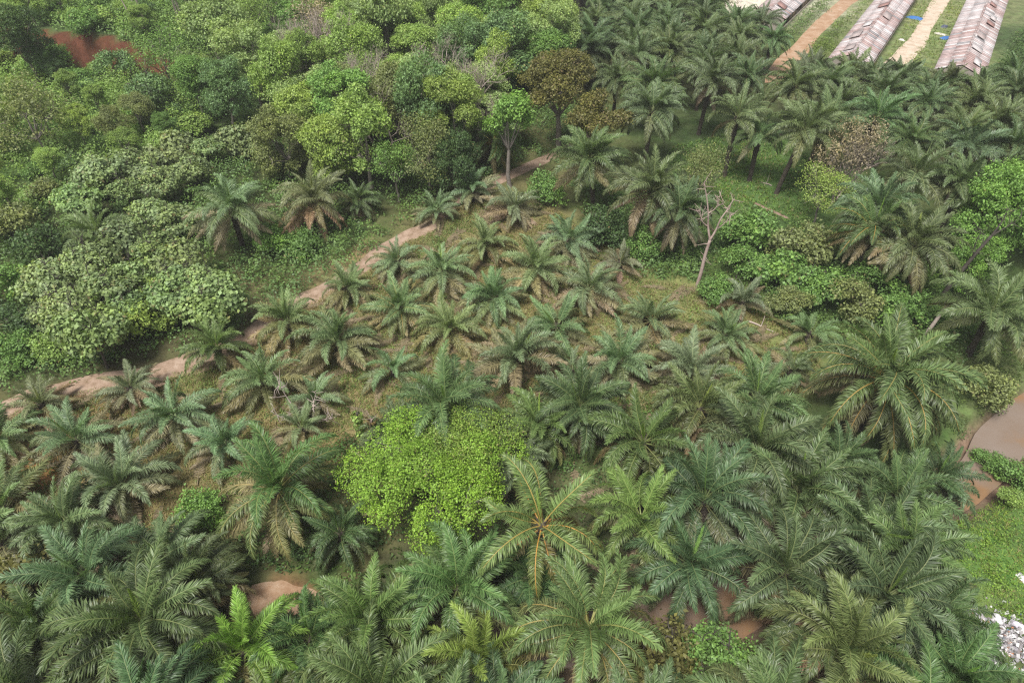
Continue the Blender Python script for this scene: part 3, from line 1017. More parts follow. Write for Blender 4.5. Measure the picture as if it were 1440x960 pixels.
# heart px, py, heart height m, frond length m, kind, label, options
PALMS = [
    # --- young field, row by row away from the track
    (613, 297, 1.6, 4.6, 'Y', 'young palm at the top of the clearing where the track slips under the trees', {}),
    (667, 268, 2.0, 5.2, 'Y', 'bushy young palm beside the dirt track just below the fork-trunked slender tree', {}),
    (722, 292, 1.8, 5.6, 'Y', 'young palm at the foot of the slender tree with pale forked trunk', {}),
    (557, 366, 1.6, 4.8, 'Y', 'grey-green young palm growing on the track edge at its upper bend', {}),
    (680, 345, 1.8, 5.8, 'Y', 'dense young palm with brown lower fronds, second below the slender forked tree', {}),
    (800, 338, 1.8, 6.2, 'Y', 'broad young palm at the clearing edge below the brown-green crowned tree', {}),
    (872, 370, 1.4, 4.6, 'S', 'small pale palm in the weeds below the row of tall palms', {}),
    (620, 384, 2.0, 6.2, 'Y', 'blue-green young palm with bright spear just below the upper track bend', {}),
    (753, 376, 2.0, 6.2, 'Y', 'silvery rosette palm with tan skirt of lower fronds high in the clearing', {}),
    (487, 404, 1.8, 5.0, 'Y', 'upright young palm standing beside the middle stretch of the dirt track', {}),
    (563, 434, 1.8, 6.0, 'Y', 'open dark green young palm with thin splayed lower stalks in mid clearing', {'stalk': .6}),
    (697, 420, 1.8, 5.8, 'Y', 'light silvery green young palm in the middle of the upper clearing', {}),
    (827, 405, 2.2, 6.2, 'Y', 'tall-hearted young palm near the tree line, drooping brown fronds to one side', {'dead': 2}),
    (633, 462, 1.8, 5.6, 'Y', 'young palm with round pale heart in mid clearing, above the tall leafy palm', {}),
    (783, 458, 1.8, 6.0, 'Y', 'upright feathery palm in mid clearing, next to the small yellow-green seedling palm', {}),
    (917, 450, 1.6, 5.8, 'Y', 'sparse young palm with many tan stalks at the base, on bare ground near fallen logs', {'stalk': .7}),
    (402, 450, 2.4, 5.6, 'Y', 'big young palm overhanging the track at its narrowest point', {}),
    (472, 482, 2.6, 6.6, 'Y', 'largest rosette in the clearing, grey-green with long brown skirt, near the track', {'dead': 2}),
    (726, 504, 2.8, 7.0, 'Y', 'big bushy palm at the centre of the clearing with stiff upright fronds', {}),
    (870, 507, 2.0, 6.2, 'Y', 'silvery palm with wide tan-brown fan of dry lower fronds right of centre', {'dead': 3}),
    (553, 518, 1.4, 4.8, 'S', 'small green palm tucked between the largest rosette and the tall leafy palm', {}),
    (806, 520, 1.2, 3.6, 'S', 'small yellow-green seedling palm beside the big bushy centre palm', {'tone': 'B'}),
    (972, 520, 1.6, 6.0, 'Y', 'dense dark young palm on the grassy patch in front of the twin small palms', {}),
    (1022, 472, 1.4, 5.0, 'Y', 'low feathery palm on tan grass beside the fallen dead logs', {}),
    (1046, 427, 1.4, 4.8, 'S', 'low blue-green palm half sunk in weeds below the dead forked tree', {}),
    (1140, 470, 1.4, 4.8, 'S', 'low palm against the leafy thicket, beside the widest-crowned palm', {}),
    (1112, 520, 1.6, 4.6, 'S', 'small upright palm at the tip of the grassy patch beside the widest-crowned palm', {}),
    (303, 492, 3.2, 5.0, 'Y', 'curly-fronded palm standing alone in front of the track below the big-leaved thicket', {'tone': 'M'}),
    (370, 536, 2.2, 6.0, 'Y', 'bright green palm with yellow skirt just below the track, above the dead branches', {}),
    (183, 548, 1.8, 4.2, 'Y', 'grey-green palm growing right on the lower track edge below the thicket', {}),
    (247, 586, 2.2, 6.0, 'Y', 'sprawling ragged palm with brown and green fronds below the lower track', {'dead': 3}),
    (58, 570, 1.8, 4.2, 'Y', 'half-brown palm hiding the track where it leaves the picture', {}),
    (107, 616, 2.0, 5.8, 'Y', 'stiff upright palm on bare orange soil below the track end', {}),
    (443, 560, 1.6, 4.4, 'S', 'greyish small palm tangled with dead twigs beside the vine-wrapped posts', {}),
    (318, 622, 1.6, 5.0, 'S', 'low fresh green palm behind the big tan-skirted palm', {'tone': 'B'}),
    (425, 600, 1.2, 4.0, 'S', 'pale little palm in the dead branches behind the lime-green tree', {}),
    (170, 684, 2.0, 6.6, 'Y', 'spreading palm with flat brown fronds on the orange slope', {'dead': 2}),
    (-5, 620, 2.0, 5.5, 'Y', 'palm cut by the picture edge just under the dirt track', {}),
    (8, 712, 2.0, 6.6, 'Y', 'upright palm at the picture edge on the tan grass slope', {}),
    (0, 765, 1.8, 6.0, 'Y', 'low wide palm at the picture edge beside the dark bush', {}),
    (633, 562, 5.2, 7.4, 'M', 'tall leafy palm with bright yellow spear just behind the lime-green tree', {'tone': 'M'}),
    (387, 684, 5.6, 7.4, 'M', 'big tan-skirted palm with hanging orange-brown fronds beside the lime-green tree', {'dead': 3, 'stalk': .8, 'tone': 'T'}),
    (505, 283, 2.0, 5.0, 'D', 'small dark palm with brown hanging fronds at the forest foot above the track', {'dead': 4}),
    (437, 283, 5.0, 7.0, 'K', 'palm with pale spreading brown lower fronds against the forest edge', {'dead': 2}),
    (325, 294, 6.8, 7.4, 'K', 'tall palm with skirt of dead hanging fronds beside the big-leaved thicket', {'dead': 3}),
    (145, 332, 4.0, 6.5, 'F', 'dull grey palm half swallowed by the big-leaved thicket', {}),
    # --- creek side and foreground
    (777, 741, 7.0, 7.3, 'O', 'sparse palm with bright orange stalks beside the lime-green tree', {'stalk': .15}),
    (643, 813, 5.0, 6.6, 'M', 'glossy green palm at the foot of the lime-green tree', {}),
    (523, 872, 4.5, 6.8, 'M', 'dark palm whose fronds hang over the bare red earth', {}),
    (512, 975, 6.0, 7.6, 'M', 'palm with large upright fronds at the bottom edge, next to the red earth', {}),
    (677, 936, 5.0, 6.4, 'M', 'fresh green palm standing in front of the muddy pool below the orange-stalked palm', {'tone': 'B'}),
    (827, 903, 6.2, 7.6, 'M', 'wide flat palm directly below the orange-stalked palm', {'stalk': .7}),
    (905, 732, 4.5, 6.2, 'M', 'yellow-hearted palm next to the orange-stalked palm', {'tone': 'B'}),
    (1013, 712, 6.2, 8.0, 'D', 'dark palm with one vivid lime spear leaf in the dense creek grove', {}),
    (1060, 640, 6.0, 8.0, 'D', 'big dark palm at the upper end of the creek grove', {}),
    (1060, 562, 3.5, 7.0, 'M', 'feathery palm where the clearing meets the dark creek grove', {}),
    (985, 575, 3.5, 6.5, 'M', 'palm with arching fronds at the clearing end of the creek grove', {}),
    (813, 565, 4.5, 6.6, 'D', 'dark stiff-fronded palm between the lime-green tree and the creek grove', {}),
    (905, 620, 5.0, 7.2, 'D', 'dark palm behind the yellow-hearted palm', {}),
    (1095, 800, 6.5, 8.2, 'D', 'glossy heavy palm in mid grove with fronds over the brown pool', {}),
    (1210, 738, 6.0, 8.0, 'D', 'curly drooping palm with deep shadow at its heart in the creek grove', {}),
    (1235, 840, 6.0, 8.0, 'D', 'palm with one upright pale-ribbed frond, nearest the weedy bank', {}),
    (1187, 925, 6.0, 7.6, 'D', 'palm with light green inner fronds at the bottom edge of the grove', {'tone': 'M'}),
    (1265, 694, 5.0, 7.0, 'D', 'dark palm leaning over the orange creek bend', {}),
    (1336, 955, 4.6, 6.2, 'D', 'palm beside the rubbish heap at the bottom edge', {}),
    (1425, 992, 3.0, 4.6, 'D', 'palm at the bottom corner in front of the rubbish heap', {}),
    (1130, 690, 5.5, 7.8, 'D', 'palm crowded between the curly drooping palm and the lime-speared palm', {}),
    (965, 790, 5.0, 7.0, 'D', 'palm leaning over the brown pool from the grove side', {}),
    (1243, 533, 7.5, 9.0, 'M', 'widest-crowned palm with fan of orange and grey hanging stalks above the creek', {'stalk': .55, 'dead': 5, 'tone': 'W'}),
    (1397, 440, 6.5, 8.0, 'F', 'silvery arching palm in front of the bright green tree', {}),
    (195, 885, 6.0, 8.6, 'D', 'large dark palm with long arching fronds in the bottom corner grove', {'tone': 'D'}),
    (343, 905, 4.0, 6.6, 'B', 'bright fresh green palm with upright fronds below the bare red earth', {}),
    (125, 808, 4.0, 7.2, 'F', 'grey-green palm with bleached fronds behind the large dark palm', {'dead': 3}),
    (235, 775, 3.0, 6.2, 'F', 'flattened windblown palm below the orange slope', {'dead': 3}),
    (40, 1000, 6.0, 8.2, 'D', 'palm with one upright frond at the bottom corner by the dark bush', {}),
    (190, 1020, 6.0, 7.4, 'D', 'palm cut by the bottom edge below the large dark palm', {}),
    (420, 1030, 5.0, 7.0, 'M', 'palm cut by the bottom edge between the fresh green palm and the red earth', {}),
    (620, 1040, 5.0, 7.0, 'M', 'palm mostly below the bottom edge in front of the pool palm', {}),
    (1080, 1020, 6.0, 7.6, 'D', 'palm at the bottom edge behind the green bush', {}),
    (1290, 1030, 6.0, 7.6, 'D', 'palm at the bottom edge between the grove and the rubbish heap palm', {}),
    (60, 870, 4.0, 6.0, 'D', 'palm behind the dark olive bush in the corner', {}),
    (475, 752, 2.4, 4.4, 'D', 'low shaded palm between the lime-green tree and the tan-skirted palm', {}),
    (430, 900, 3.4, 6.2, 'D', 'dark low palm just right of the bare red earth', {}),
    (285, 815, 3.0, 5.6, 'D', 'shaded palm below the hanging fronds of the tan-skirted palm', {}),
    (745, 820, 3.6, 6.0, 'D', 'low palm under the orange-stalked palm', {}),
    (1150, 870, 4.6, 6.8, 'D', 'palm beneath the glossy heavy palm near the bottom of the grove', {}),
    (1290, 780, 4.6, 6.6, 'M', 'palm at the grove edge facing the weedy bank', {}),
    (1310, 870, 4.2, 6.2, 'D', 'palm at the grove edge above the rubbish heap', {}),
    (720, 655, 3.0, 5.6, 'D', 'dark low palm behind the right side of the lime-green tree', {}),
    (560, 610, 2.6, 5.2, 'D', 'low dark palm between the vine-wrapped posts and the tall leafy palm', {}),
    (760, 600, 3.0, 5.6, 'M', 'palm in the weeds just above the lime-green tree', {}),
    (95, 740, 3.0, 6.0, 'F', 'tan-green palm on the lower tan slope', {}),
    (700, 1010, 4.5, 6.6, 'D', 'dark palm cut by the bottom edge left of the olive bush', {}),
    (900, 1010, 4.0, 6.0, 'D', 'palm cut by the bottom edge under the olive bush', {}),
    (1180, 648, 3.2, 5.4, 'D', 'low dark palm under the widest crown on the clearing side', {}),
    (1318, 668, 3.0, 5.0, 'D', 'low dark palm between the widest crown and the creek', {}),
    # --- plantation edge, tall stems
    (917, 153, 9.5, 7.0, 'M', 'tall pale-fronded palm standing clear beside the brown-green crowned tree', {'tone': 'F'}),
    (840, 224, 8.0, 7.4, 'M', 'tall palm with drooping yellow-tipped fronds below the brown-green crowned tree', {}),
    (910, 262, 8.5, 7.8, 'M', 'large star-shaped palm with hanging brown fronds in front of the brown-green tree', {'dead': 7}),
    (955, 300, 7.0, 7.0, 'D', 'dark palm right behind the dead forked tree', {'dead': 4}),
    (690, 198, 5.0, 6.4, 'M', 'palm with yellowing fronds half hidden behind the slender bright tree', {'stalk': .5}),
    (997, 113, 10.0, 7.0, 'F', 'tall dark-trunked palm with hanging fronds at the corner of the plantation', {'dead': 3}),
    (1037, 167, 10.0, 7.0, 'F', 'tall palm with bare leaning trunk over the open grass, neighbour of the twisted dead tree', {}),
    (1117, 185, 10.5, 7.6, 'F', 'tall palm with complete dark trunk standing out on the open grass', {}),
    (1070, 190, 8.0, 5.6, 'F', 'thin palm seen between the two tall trunks on the open grass', {}),
    (1283, 247, 9.0, 8.0, 'F', 'large symmetrical palm in front of the dense plantation beside the grey twiggy tree', {}),
    (1247, 300, 8.0, 7.2, 'F', 'stiff upright palm just below the large symmetrical plantation palm', {}),
    (1227, 328, 8.0, 7.4, 'D', 'palm with thick skirt of dead hanging stalks above the leafy thicket', {'dead': 12, 'stalk': .4}),
    (1282, 340, 8.0, 7.2, 'M', 'palm with smooth green drooping crown next to the dead-skirted palm', {}),
    (1233, 167, 9.0, 7.6, 'F', 'feathery palm above the grey twiggy tree', {}),
    (1157, 165, 9.0, 7.2, 'F', 'palm right behind the tall palm with the complete trunk', {}),
    (1147, 103, 8.0, 7.0, 'F', 'palm standing alone at the end of the orange road', {}),
    (1195, 104, 7.5, 6.6, 'F', 'palm hiding the front gable of the middle shed', {}),
    (1228, 116, 7.5, 6.6, 'F', 'palm at the corner of the middle shed beside the white sack', {}),
    (1268, 112, 7.0, 6.4, 'F', 'palm at the lower end of the pale yard track', {}),
    (1335, 122, 7.5, 6.6, 'F', 'palm hiding the front gable of the shed beyond the yard track', {}),
    (1372, 130, 7.5, 6.6, 'F', 'palm at the outer corner of the shed beyond the yard track', {}),
    (1042, 38, 7.5, 6.2, 'F', 'palm in front of the gable corner of the shed nearest the forest', {}),
    (1084, 58, 7.0, 5.6, 'F', 'palm between the shed nearest the forest and the orange road', {}),
    (1070, 32, 7.0, 6.0, 'F', 'palm hiding the gable of the shed nearest the forest', {}),
    (903, 82, 9.5, 7.2, 'F', 'palm with wide level fronds behind the pale-fronded palm', {}),
    (1365, 215, 8.5, 7.2, 'F', 'palm beside the patch of bare earth in the plantation', {}),
    (1350, 268, 8.5, 7.2, 'F', 'palm just above the bright green tree, beside the large symmetrical palm', {}),
]
_rp = random.Random(11)
PXY = []
for i, (px, py, h, L, kind, lab, op) in enumerate(PALMS):
    x, y, z = at(px, py, h)
    PXY.append((x, y))
    L *= {'Y': .91, 'S': .9, 'D': .9, 'F': .92}.get(kind, .96)
    g = GF if kind in 'YS' else (GS if i > len(PALMS) - 29 else GM)
    k = op.get('tone', kind)
    if kind == 'S':
        TONES['S'] = TONES[op.get('tone', 'Y')]
        k = 'S'
    elif kind == 'Y' and 'tone' in op:
        MIX['_'] = MIX['Y']
    put_palm(x, y, z, h, L, k if k in MIX else kind, lab, g, 100 + i, op.get('dead', 0), op.get('stalk', 1.0))

# ------------------------------------------------------------------ the dense plantation below the sheds
FAR_POLY = [flat_at(a, b, 8) for a, b in [(805, -60), (1015, -60), (1030, 20), (1085, 70), (1070, 120), (1120, 110), (1180, 100), (1240, 112), (1310, 122),
                                          (1390, 126), (1460, 90), (1620, 100), (1640, 420), (1470, 420), (1440, 250), (1350, 300), (1230, 260), (1190, 180),
                                          (1110, 140), (1000, 140), (960, 160), (900, 130), (820, 125)]]
tall = [palm_trunk_mesh(70 + i, 8.0 + i * .5, .32)[0] for i in range(3)]
nfar = 0
sp = 8.8
ang = math.radians(18)
for a in range(-40, 60):
    for b in range(-5, 60):
        gxp, gyp = a * sp + (b % 2) * sp / 2, b * sp * .866 + 40
        x = gxp * math.cos(ang) - gyp * math.sin(ang) + 60 + _rp.gauss(0, .7)
        y = gxp * math.sin(ang) + gyp * math.cos(ang) + _rp.gauss(0, .7)
        if not in_poly(np.array([x]), np.array([y]), FAR_POLY)[0]:
            continue
        if min(math.hypot(x - q[0], y - q[1]) for q in PXY) < 5.2:
            continue
        z = Hs(x, y)
        e = bpy.data.objects.new('oil_palm', None)
        COL.objects.link(e)
        e.location = (x, y, z)
        px, py = proj(x, y, z + 9)
        if px < 1010:
            lab = 'grey-green oil palm packed in the dense block of plantation beside the forest edge'
            gr = 'plantation palms beside the forest'
        elif py < 200:
            lab = 'grey-green oil palm in the dense plantation rows directly below the rusty sheds'
            gr = 'plantation palms below the sheds'
        else:
            lab = 'grey-green oil palm in the dense plantation above the bright green tree'
            gr = 'plantation palms above the bright green tree'
        tag(e, lab, 'oil palm', gr)
        ti = _rp.randrange(3)
        link('trunk', tall[ti], e)
        k = _rp.uniform(.85, 1.15)
        link('crown', FARC[_rp.randrange(6)], e, (0, 0, 8.0 + ti * .5), _rp.random() * 6.28, _rp.uniform(5.9, 7.2), (k * _rp.uniform(.9, 1.12), k, k * _rp.uniform(.9, 1.1), 1))
        PXY.append((x, y))
        nfar += 1
print('far palms', nfar)

# ------------------------------------------------------------------ trees
C_LG = (0.25, 0.37, 0.11)
C_YG = (0.27, 0.37, 0.1)
C_MG = (0.155, 0.275, 0.08)
C_BG = (0.15, 0.25, 0.11)
C_PG = (0.27, 0.37, 0.155)
C_DK = (0.075, 0.13, 0.05)
C_OL = (0.2, 0.24, 0.1)
C_BR = (0.15, 0.15, 0.052)
C_GY = (0.3, 0.26, 0.2)
C_LIME = (0.22, 0.37, 0.055)
C_BRT = (0.185, 0.33, 0.085)
C_MAC = (0.22, 0.30, 0.14)

FOREST = [tree_pair(200 + i, M_BARK, 11.0, .24, 9, R=5.2, Hh=[7.0, 5.4, 7.6, 6.2][i], lobes=[26, 34, 20, 30][i], clusters=[1500, 1700, 1250, 1600][i], per=12, leaf=.34, aspect=.55, clump=.32, flat=.8, low=-.75,
                    lobe_r=[(.16, .34), (.13, .28), (.2, .4), (.12, .38)][i]) for i in range(4)]
THIN = [tree_pair(220 + i, M_BARK, 9.0, .18, 10, R=4.8, Hh=5.2, lobes=20, clusters=520, per=9, leaf=.30, clump=.5, lobe_r=(.22, .42), low=-.7) for i in range(2)]
BIGLEAF = [tree_pair(240 + i, M_DARKBARK, 2.6, .16, 7, R=4.0, Hh=2.9, lobes=20, clusters=820, per=8, leaf=.52, aspect=.85, clump=.36, lobe_r=(.2, .36), dry=.06, facing=.8, low=-.5) for i in range(3)]
SHRUB = [tree_pair(260 + i, M_DARKBARK, 1.4, .09, 6, R=2.4, Hh=1.7, lobes=14, clusters=520, per=9, leaf=.26, aspect=.6, clump=.24, lobe_r=(.25, .45), low=-.6) for i in range(3)]
BARE = [bare_tree(300 + i, 10.5, .42, 6, M_DEAD, .19, 3, upright=1.0) for i in range(3)]


def tree_at(pair, px, py, hc, R, base_R, color, name, lab, cat, group=None, rz=None):
    """crown centre seen at px,py, hc metres above the ground"""
    x, y, z = at(px, py, hc)
    s = R / base_R
    e = put_tree(name, pair, x, y, z, _rp.random() * 6.28 if rz is None else rz, 1, color, lab, cat, group)
    th = pair[2]
    for ch in e.children:
        if ch.name.startswith('crown'):
            u = _rp.uniform(.82, 1.2) if name == 'forest_tree' else 1
            ch.scale = (s * u, s / u, s * (_rp.uniform(.8, 1.35) if name == 'forest_tree' else _rp.uniform(.9, 1.1)))
            ch.rotation_euler = (_rp.gauss(0, .07), _rp.gauss(0, .07), 0)
            ch.location = (0, 0, hc)
        else:
            ch.scale = (s, s, hc / th)
    return x, y


TXY = []
TR = [  # pair list, px, py, crown height, R, colour, label
    (FOREST, 305, 58, 10, 6.0, C_PG, 'large pale green tree at the forest corner nearest the red bank'),
    (FOREST, 268, 105, 8, 4.6, C_MG, 'mid green tree hanging over the end of the red bank'),
    (FOREST, 350, 92, 9, 5.4, C_PG, 'pale green tree in front of the forest corner, domed crown'),
    (FOREST, 318, 135, 7, 4.4, C_BG, 'bluish green tree below the domed pale tree'),
    (FOREST, 400, 118, 9, 5.2, C_LG, 'yellow-green tree between the pale corner tree and the olive ones'),
    (FOREST, 428, 160, 8, 5.0, C_YG, 'yellowish small-leaved tree above the big-leaved thicket'),
    (THIN, 455, 45, 10, 6.2, C_GY, 'half-bare grey-pink tree at the back of the forest'),
    (FOREST, 540, 45, 11, 6.6, C_PG, 'broad pale yellow-green crown at the back of the forest'),
    (FOREST, 500, 85, 10, 5.4, C_LG, 'light green crown in front of the broad pale crown'),
    (FOREST, 585, 62, 11, 5.0, C_LG, 'light green crown beside the bare grey tree'),
    (FOREST, 690, 22, 11, 6.4, C_MG, 'deep green round crown at the top edge of the forest'),
    (FOREST, 765, 30, 11, 5.2, C_YG, 'yellow-green crown touching the plantation corner'),
    (FOREST, 705, 72, 11, 7.0, C_BG, 'large bluish green crown above the brown-green tree'),
    (FOREST, 765, 72, 10, 5.6, C_MG, 'mid green crown pressed against the plantation palms'),
    (FOREST, 655, 88, 10, 4.6, C_BG, 'bluish crown just behind the pink-grey bare tree'),
    (FOREST, 492, 140, 9, 5.2, C_OL, 'olive crown in mid forest with reddish twigs'),
    (FOREST, 512, 195, 9, 5.6, C_LG, 'tall light green tree at the front of the forest with leaning trunk'),
    (FOREST, 465, 205, 7, 5.0, C_YG, 'yellow-green tree at the forest front above the small dark palm'),
    (FOREST, 595, 165, 9, 5.4, C_BG, 'bluish loose-crowned tree at the front of the forest'),
    (FOREST, 640, 150, 9, 4.8, C_LG, 'light green tree beside the slender bright tree'),
    (FOREST, 555, 140, 9, 5.0, C_OL, 'olive twiggy tree in mid forest beneath the bare grey tree'),
    (THIN, 600, 215, 7, 5.0, C_OL, 'thin shadowy tree at the front of the forest above the track'),
    (THIN, 555, 235, 6, 4.2, C_MG, 'small thin tree between the light green tree and the track'),
    (FOREST, 640, 235, 5, 4.0, C_DK, 'dark low tree filling the gap behind the track bend'),
    (FOREST, 398, 205, 6, 4.6, C_OL, 'olive tree at the edge of the big-leaved thicket'),
    (THIN, 45, 170, 7, 6.4, C_OL, 'feathery olive-brown tree alone in the bright scrub'),
    (SHRUB, 212, 125, 4, 4.2, C_BG, 'bluish leafy tree standing in the bright scrub below the red bank'),
    (SHRUB, 205, 150, 3, 3.6, C_DK, 'dark shrub under the bluish leafy scrub tree'),
    (SHRUB, 55, 30, 3, 4.0, C_MG, 'dark green bush on top of the red bank'),
    (SHRUB, 140, 40, 3, 4.0, C_BG, 'bluish green bush on the terrace behind the red bank'),
    (THIN, 205, 15, 9, 5, C_MG, 'thin tree with pale stems on the terrace'),
    (THIN, 380, 10, 10, 5, C_MG, 'thin green tree behind the cluster of pale poles'),
    (FOREST, 425, 5, 10, 5, C_MG, 'green tree at the top edge behind the half-bare grey-pink tree'),
    (FOREST, 620, 10, 10, 6, C_LG, 'light green tree at the top edge in mid forest'),
    (FOREST, 5, 10, 8, 5.0, C_DK, 'dark tree at the top corner on the terrace'),
    (FOREST, 1400, 305, 7, 5.4, C_BRT, 'bright fresh green tree standing alone at the edge of the plantation'),
    (FOREST, 1432, 262, 7, 4.2, C_BRT, 'fresh green tree behind the bright one at the picture edge'),
    (FOREST, 1372, 365, 4.5, 3.4, C_BRT, 'small bright green tree in front of the larger bright tree'),
    (THIN, 1015, 8, 6, 5.0, C_GY, 'half-bare greyish tree at the top edge beside the shed nearest the forest'),
    (THIN, 1160, 270, 6, 4.2, C_YG, 'thin pale yellow-green tree beside the open grass'),
    (THIN, 1192, 222, 8, 4.6, C_GY, 'grey twiggy tree with few leaves in front of the plantation'),
    (THIN, 985, 250, 5, 4.0, C_OL, 'thin olive tree beside the dead forked tree'),
    (SHRUB, 1045, 330, 2.6, 4.4, C_MG, 'mid green bush at the corner of the open grass'),
    (BIGLEAF, 1095, 378, 2.6, 3.4, C_MG, 'mid green large-leaved bush below the open grass'),
    (SHRUB, 1045, 368, 2.0, 3.0, C_MG, 'mid green low bush beside the fallen logs'),
    (SHRUB, 1150, 410, 2.4, 3.6, C_MG, 'mid green bush in the thicket behind the low palms'),
    (SHRUB, 1130, 345, 3, 4.4, C_OL, 'olive bush below the thin pale tree'),
    (SHRUB, 1200, 425, 2.4, 3.4, C_OL, 'olive bush beneath the dead-skirted palm'),
    (SHRUB, 1110, 430, 1.8, 2.6, C_OL, 'small olive bush at the edge of the grassy patch'),
    (SHRUB, 1270, 430, 2.2, 3.2, C_MG, 'mid green bush between the dark leaning trunk and the widest-crowned palm'),
    (SHRUB, 1225, 395, 2.5, 3.2, C_MG, 'green bush shaded by the green drooping palm'),
    (SHRUB, 850, 320, 2.4, 3.6, C_DK, 'dark bush at the foot of the tall palms'),
    (SHRUB, 770, 265, 2.4, 3.2, C_MG, 'green bush at the foot of the brown-green crowned tree'),
    (SHRUB, 905, 345, 2.0, 2.8, C_MG, 'green bush between the star-shaped palm and the clearing'),
    (SHRUB, 1010, 410, 1.6, 2.4, C_MG, 'low bush beside the stem of the dead forked tree'),
    (SHRUB, 930, 945, 3.0, 3.8, C_BR, 'olive-brown bush at the bottom edge below the wide flat palm'),
    (SHRUB, 1010, 925, 3.0, 2.8, C_MG, 'green bush at the bottom edge next to the brown pool'),
    (SHRUB, 12, 840, 3.0, 4.0, C_BR, 'dark olive bush at the picture edge in the corner grove'),
    (SHRUB, 25, 905, 2.5, 3.0, C_DK, 'dark bush below the olive one in the corner'),
    (SHRUB, 20, 400, 2.4, 3.6, C_MG, 'mid green bush at the picture edge left of the big-leaved mound'),
    (SHRUB, 30, 455, 2.2, 3.4, C_DK, 'dark bush at the picture edge above the track end'),
    (SHRUB, 15, 490, 1.8, 3.0, C_MG, 'lower green bush at the picture edge nearest the track'),
    (SHRUB, 55, 350, 2.6, 3.8, C_DK, 'dark bush between the big-leaved mound and the picture edge'),
    (SHRUB, 15, 320, 2.6, 4.0, C_OL, 'olive bush at the picture edge below the feathery scrub tree'),
    (SHRUB, 80, 485, 1.8, 2.8, C_LG, 'light green bush at the foot of the big-leaved mound by the track'),
    (SHRUB, 205, 450, 2.2, 3.4, C_YG, 'yellow-green round bush in front of the big-leaved thicket'),
    (SHRUB, 215, 420, 2.8, 2.6, C_YG, 'yellow-green bush tucked into the big-leaved thicket'),
    (SHRUB, 1392, 648, 1.2, 1.7, C_MG, 'dark green bush leaning over the creek between its grey and orange pools'),
    (SHRUB, 1310, 728, 1.0, 1.7, C_OL, 'olive bush at the lower end of the orange pool'),
    (SHRUB, 1418, 700, 1.0, 1.3, C_LG, 'light green bush on the weedy bank at the orange pool'),
    (SHRUB, 1436, 668, 1.2, 2.3, C_MG, 'green shrub on the bank of the creek bend'),
    (SHRUB, 1385, 545, 1.6, 3.0, C_OL, 'olive shrub beside the creek above its bend'),
    (SHRUB, 380, 345, 1.6, 2.6, C_BRT, 'bright green bush between the track and the dead-skirted forest palm'),
    (SHRUB, 425, 345, 1.6, 2.6, C_MG, 'green bush under the pale-skirted palm'),
    (SHRUB, 840, 590, 1.6, 2.8, C_BRT, 'bright green weeds mound between the lime-green tree and the creek grove'),
    (SHRUB, 770, 590, 1.4, 2.4, C_MG, 'green bush beside the crown of the lime-green tree'),
    (SHRUB, 285, 720, 1.6, 2.4, C_BRT, 'bright green bush beside the tan-skirted palm'),
]
for i, (pl, px, py, hc, R, colr, lab) in enumerate(TR):
    if pl is FOREST and py < 260 and px < 820:
        hc, R = hc * 1.0, R * 1.05
    base = {id(FOREST): 5.0, id(THIN): 4.6, id(BIGLEAF): 4.0, id(SHRUB): 2.4}[id(pl)]
    nm, ct, gr = ('forest_tree', 'tree', 'forest trees') if pl in (FOREST, THIN) else ('bush', 'bush', 'bushes between the palms')
    TXY.append(tree_at(pl[i % len(pl)], px, py, hc, R, base, colr, nm, lab, ct, gr))

# thicket of big-leaved shrubs
BL = [(140, 245), (190, 232), (238, 218), (290, 212), (340, 200), (380, 212), (110, 285), (175, 268), (230, 255),
      (270, 240), (215, 300), (250, 310), (165, 345), (215, 345), (250, 372), (120, 372), (78, 398), (285, 400), (150, 405),
      (100, 430), (250, 412), (175, 435), (125, 468), (70, 440), (300, 425), (195, 390)]
BLL = ['beside the red-brown soil of the track', 'at the front of the thicket']
for i, (px, py) in enumerate(BL):
    if py < 235:
        lab = 'big-leaved grey-green shrub at the upper rim of the thicket'
        g = 'upper rim of the big-leaved thicket'
    elif py < 320:
        lab = 'big-leaved grey-green shrub in the thicket behind the swallowed grey palm'
        g = 'middle of the big-leaved thicket'
    else:
        lab = 'big-leaved grey-green shrub in the front mound of the thicket above the track'
        g = 'front mound of the big-leaved thicket'
    k = _rp.uniform(.85, 1.15)
    hc = _rp.uniform(2.6, 4.2) if py < 320 else _rp.uniform(3.0, 5.6)
    tree_at(BIGLEAF[i % 3], px, py, hc, _rp.uniform(2.5, 4.2), 4.0, tuple(c * k * _rp.uniform(.94, 1.06) for c in C_MAC), 'big_leaved_shrub', lab, 'shrub', g)

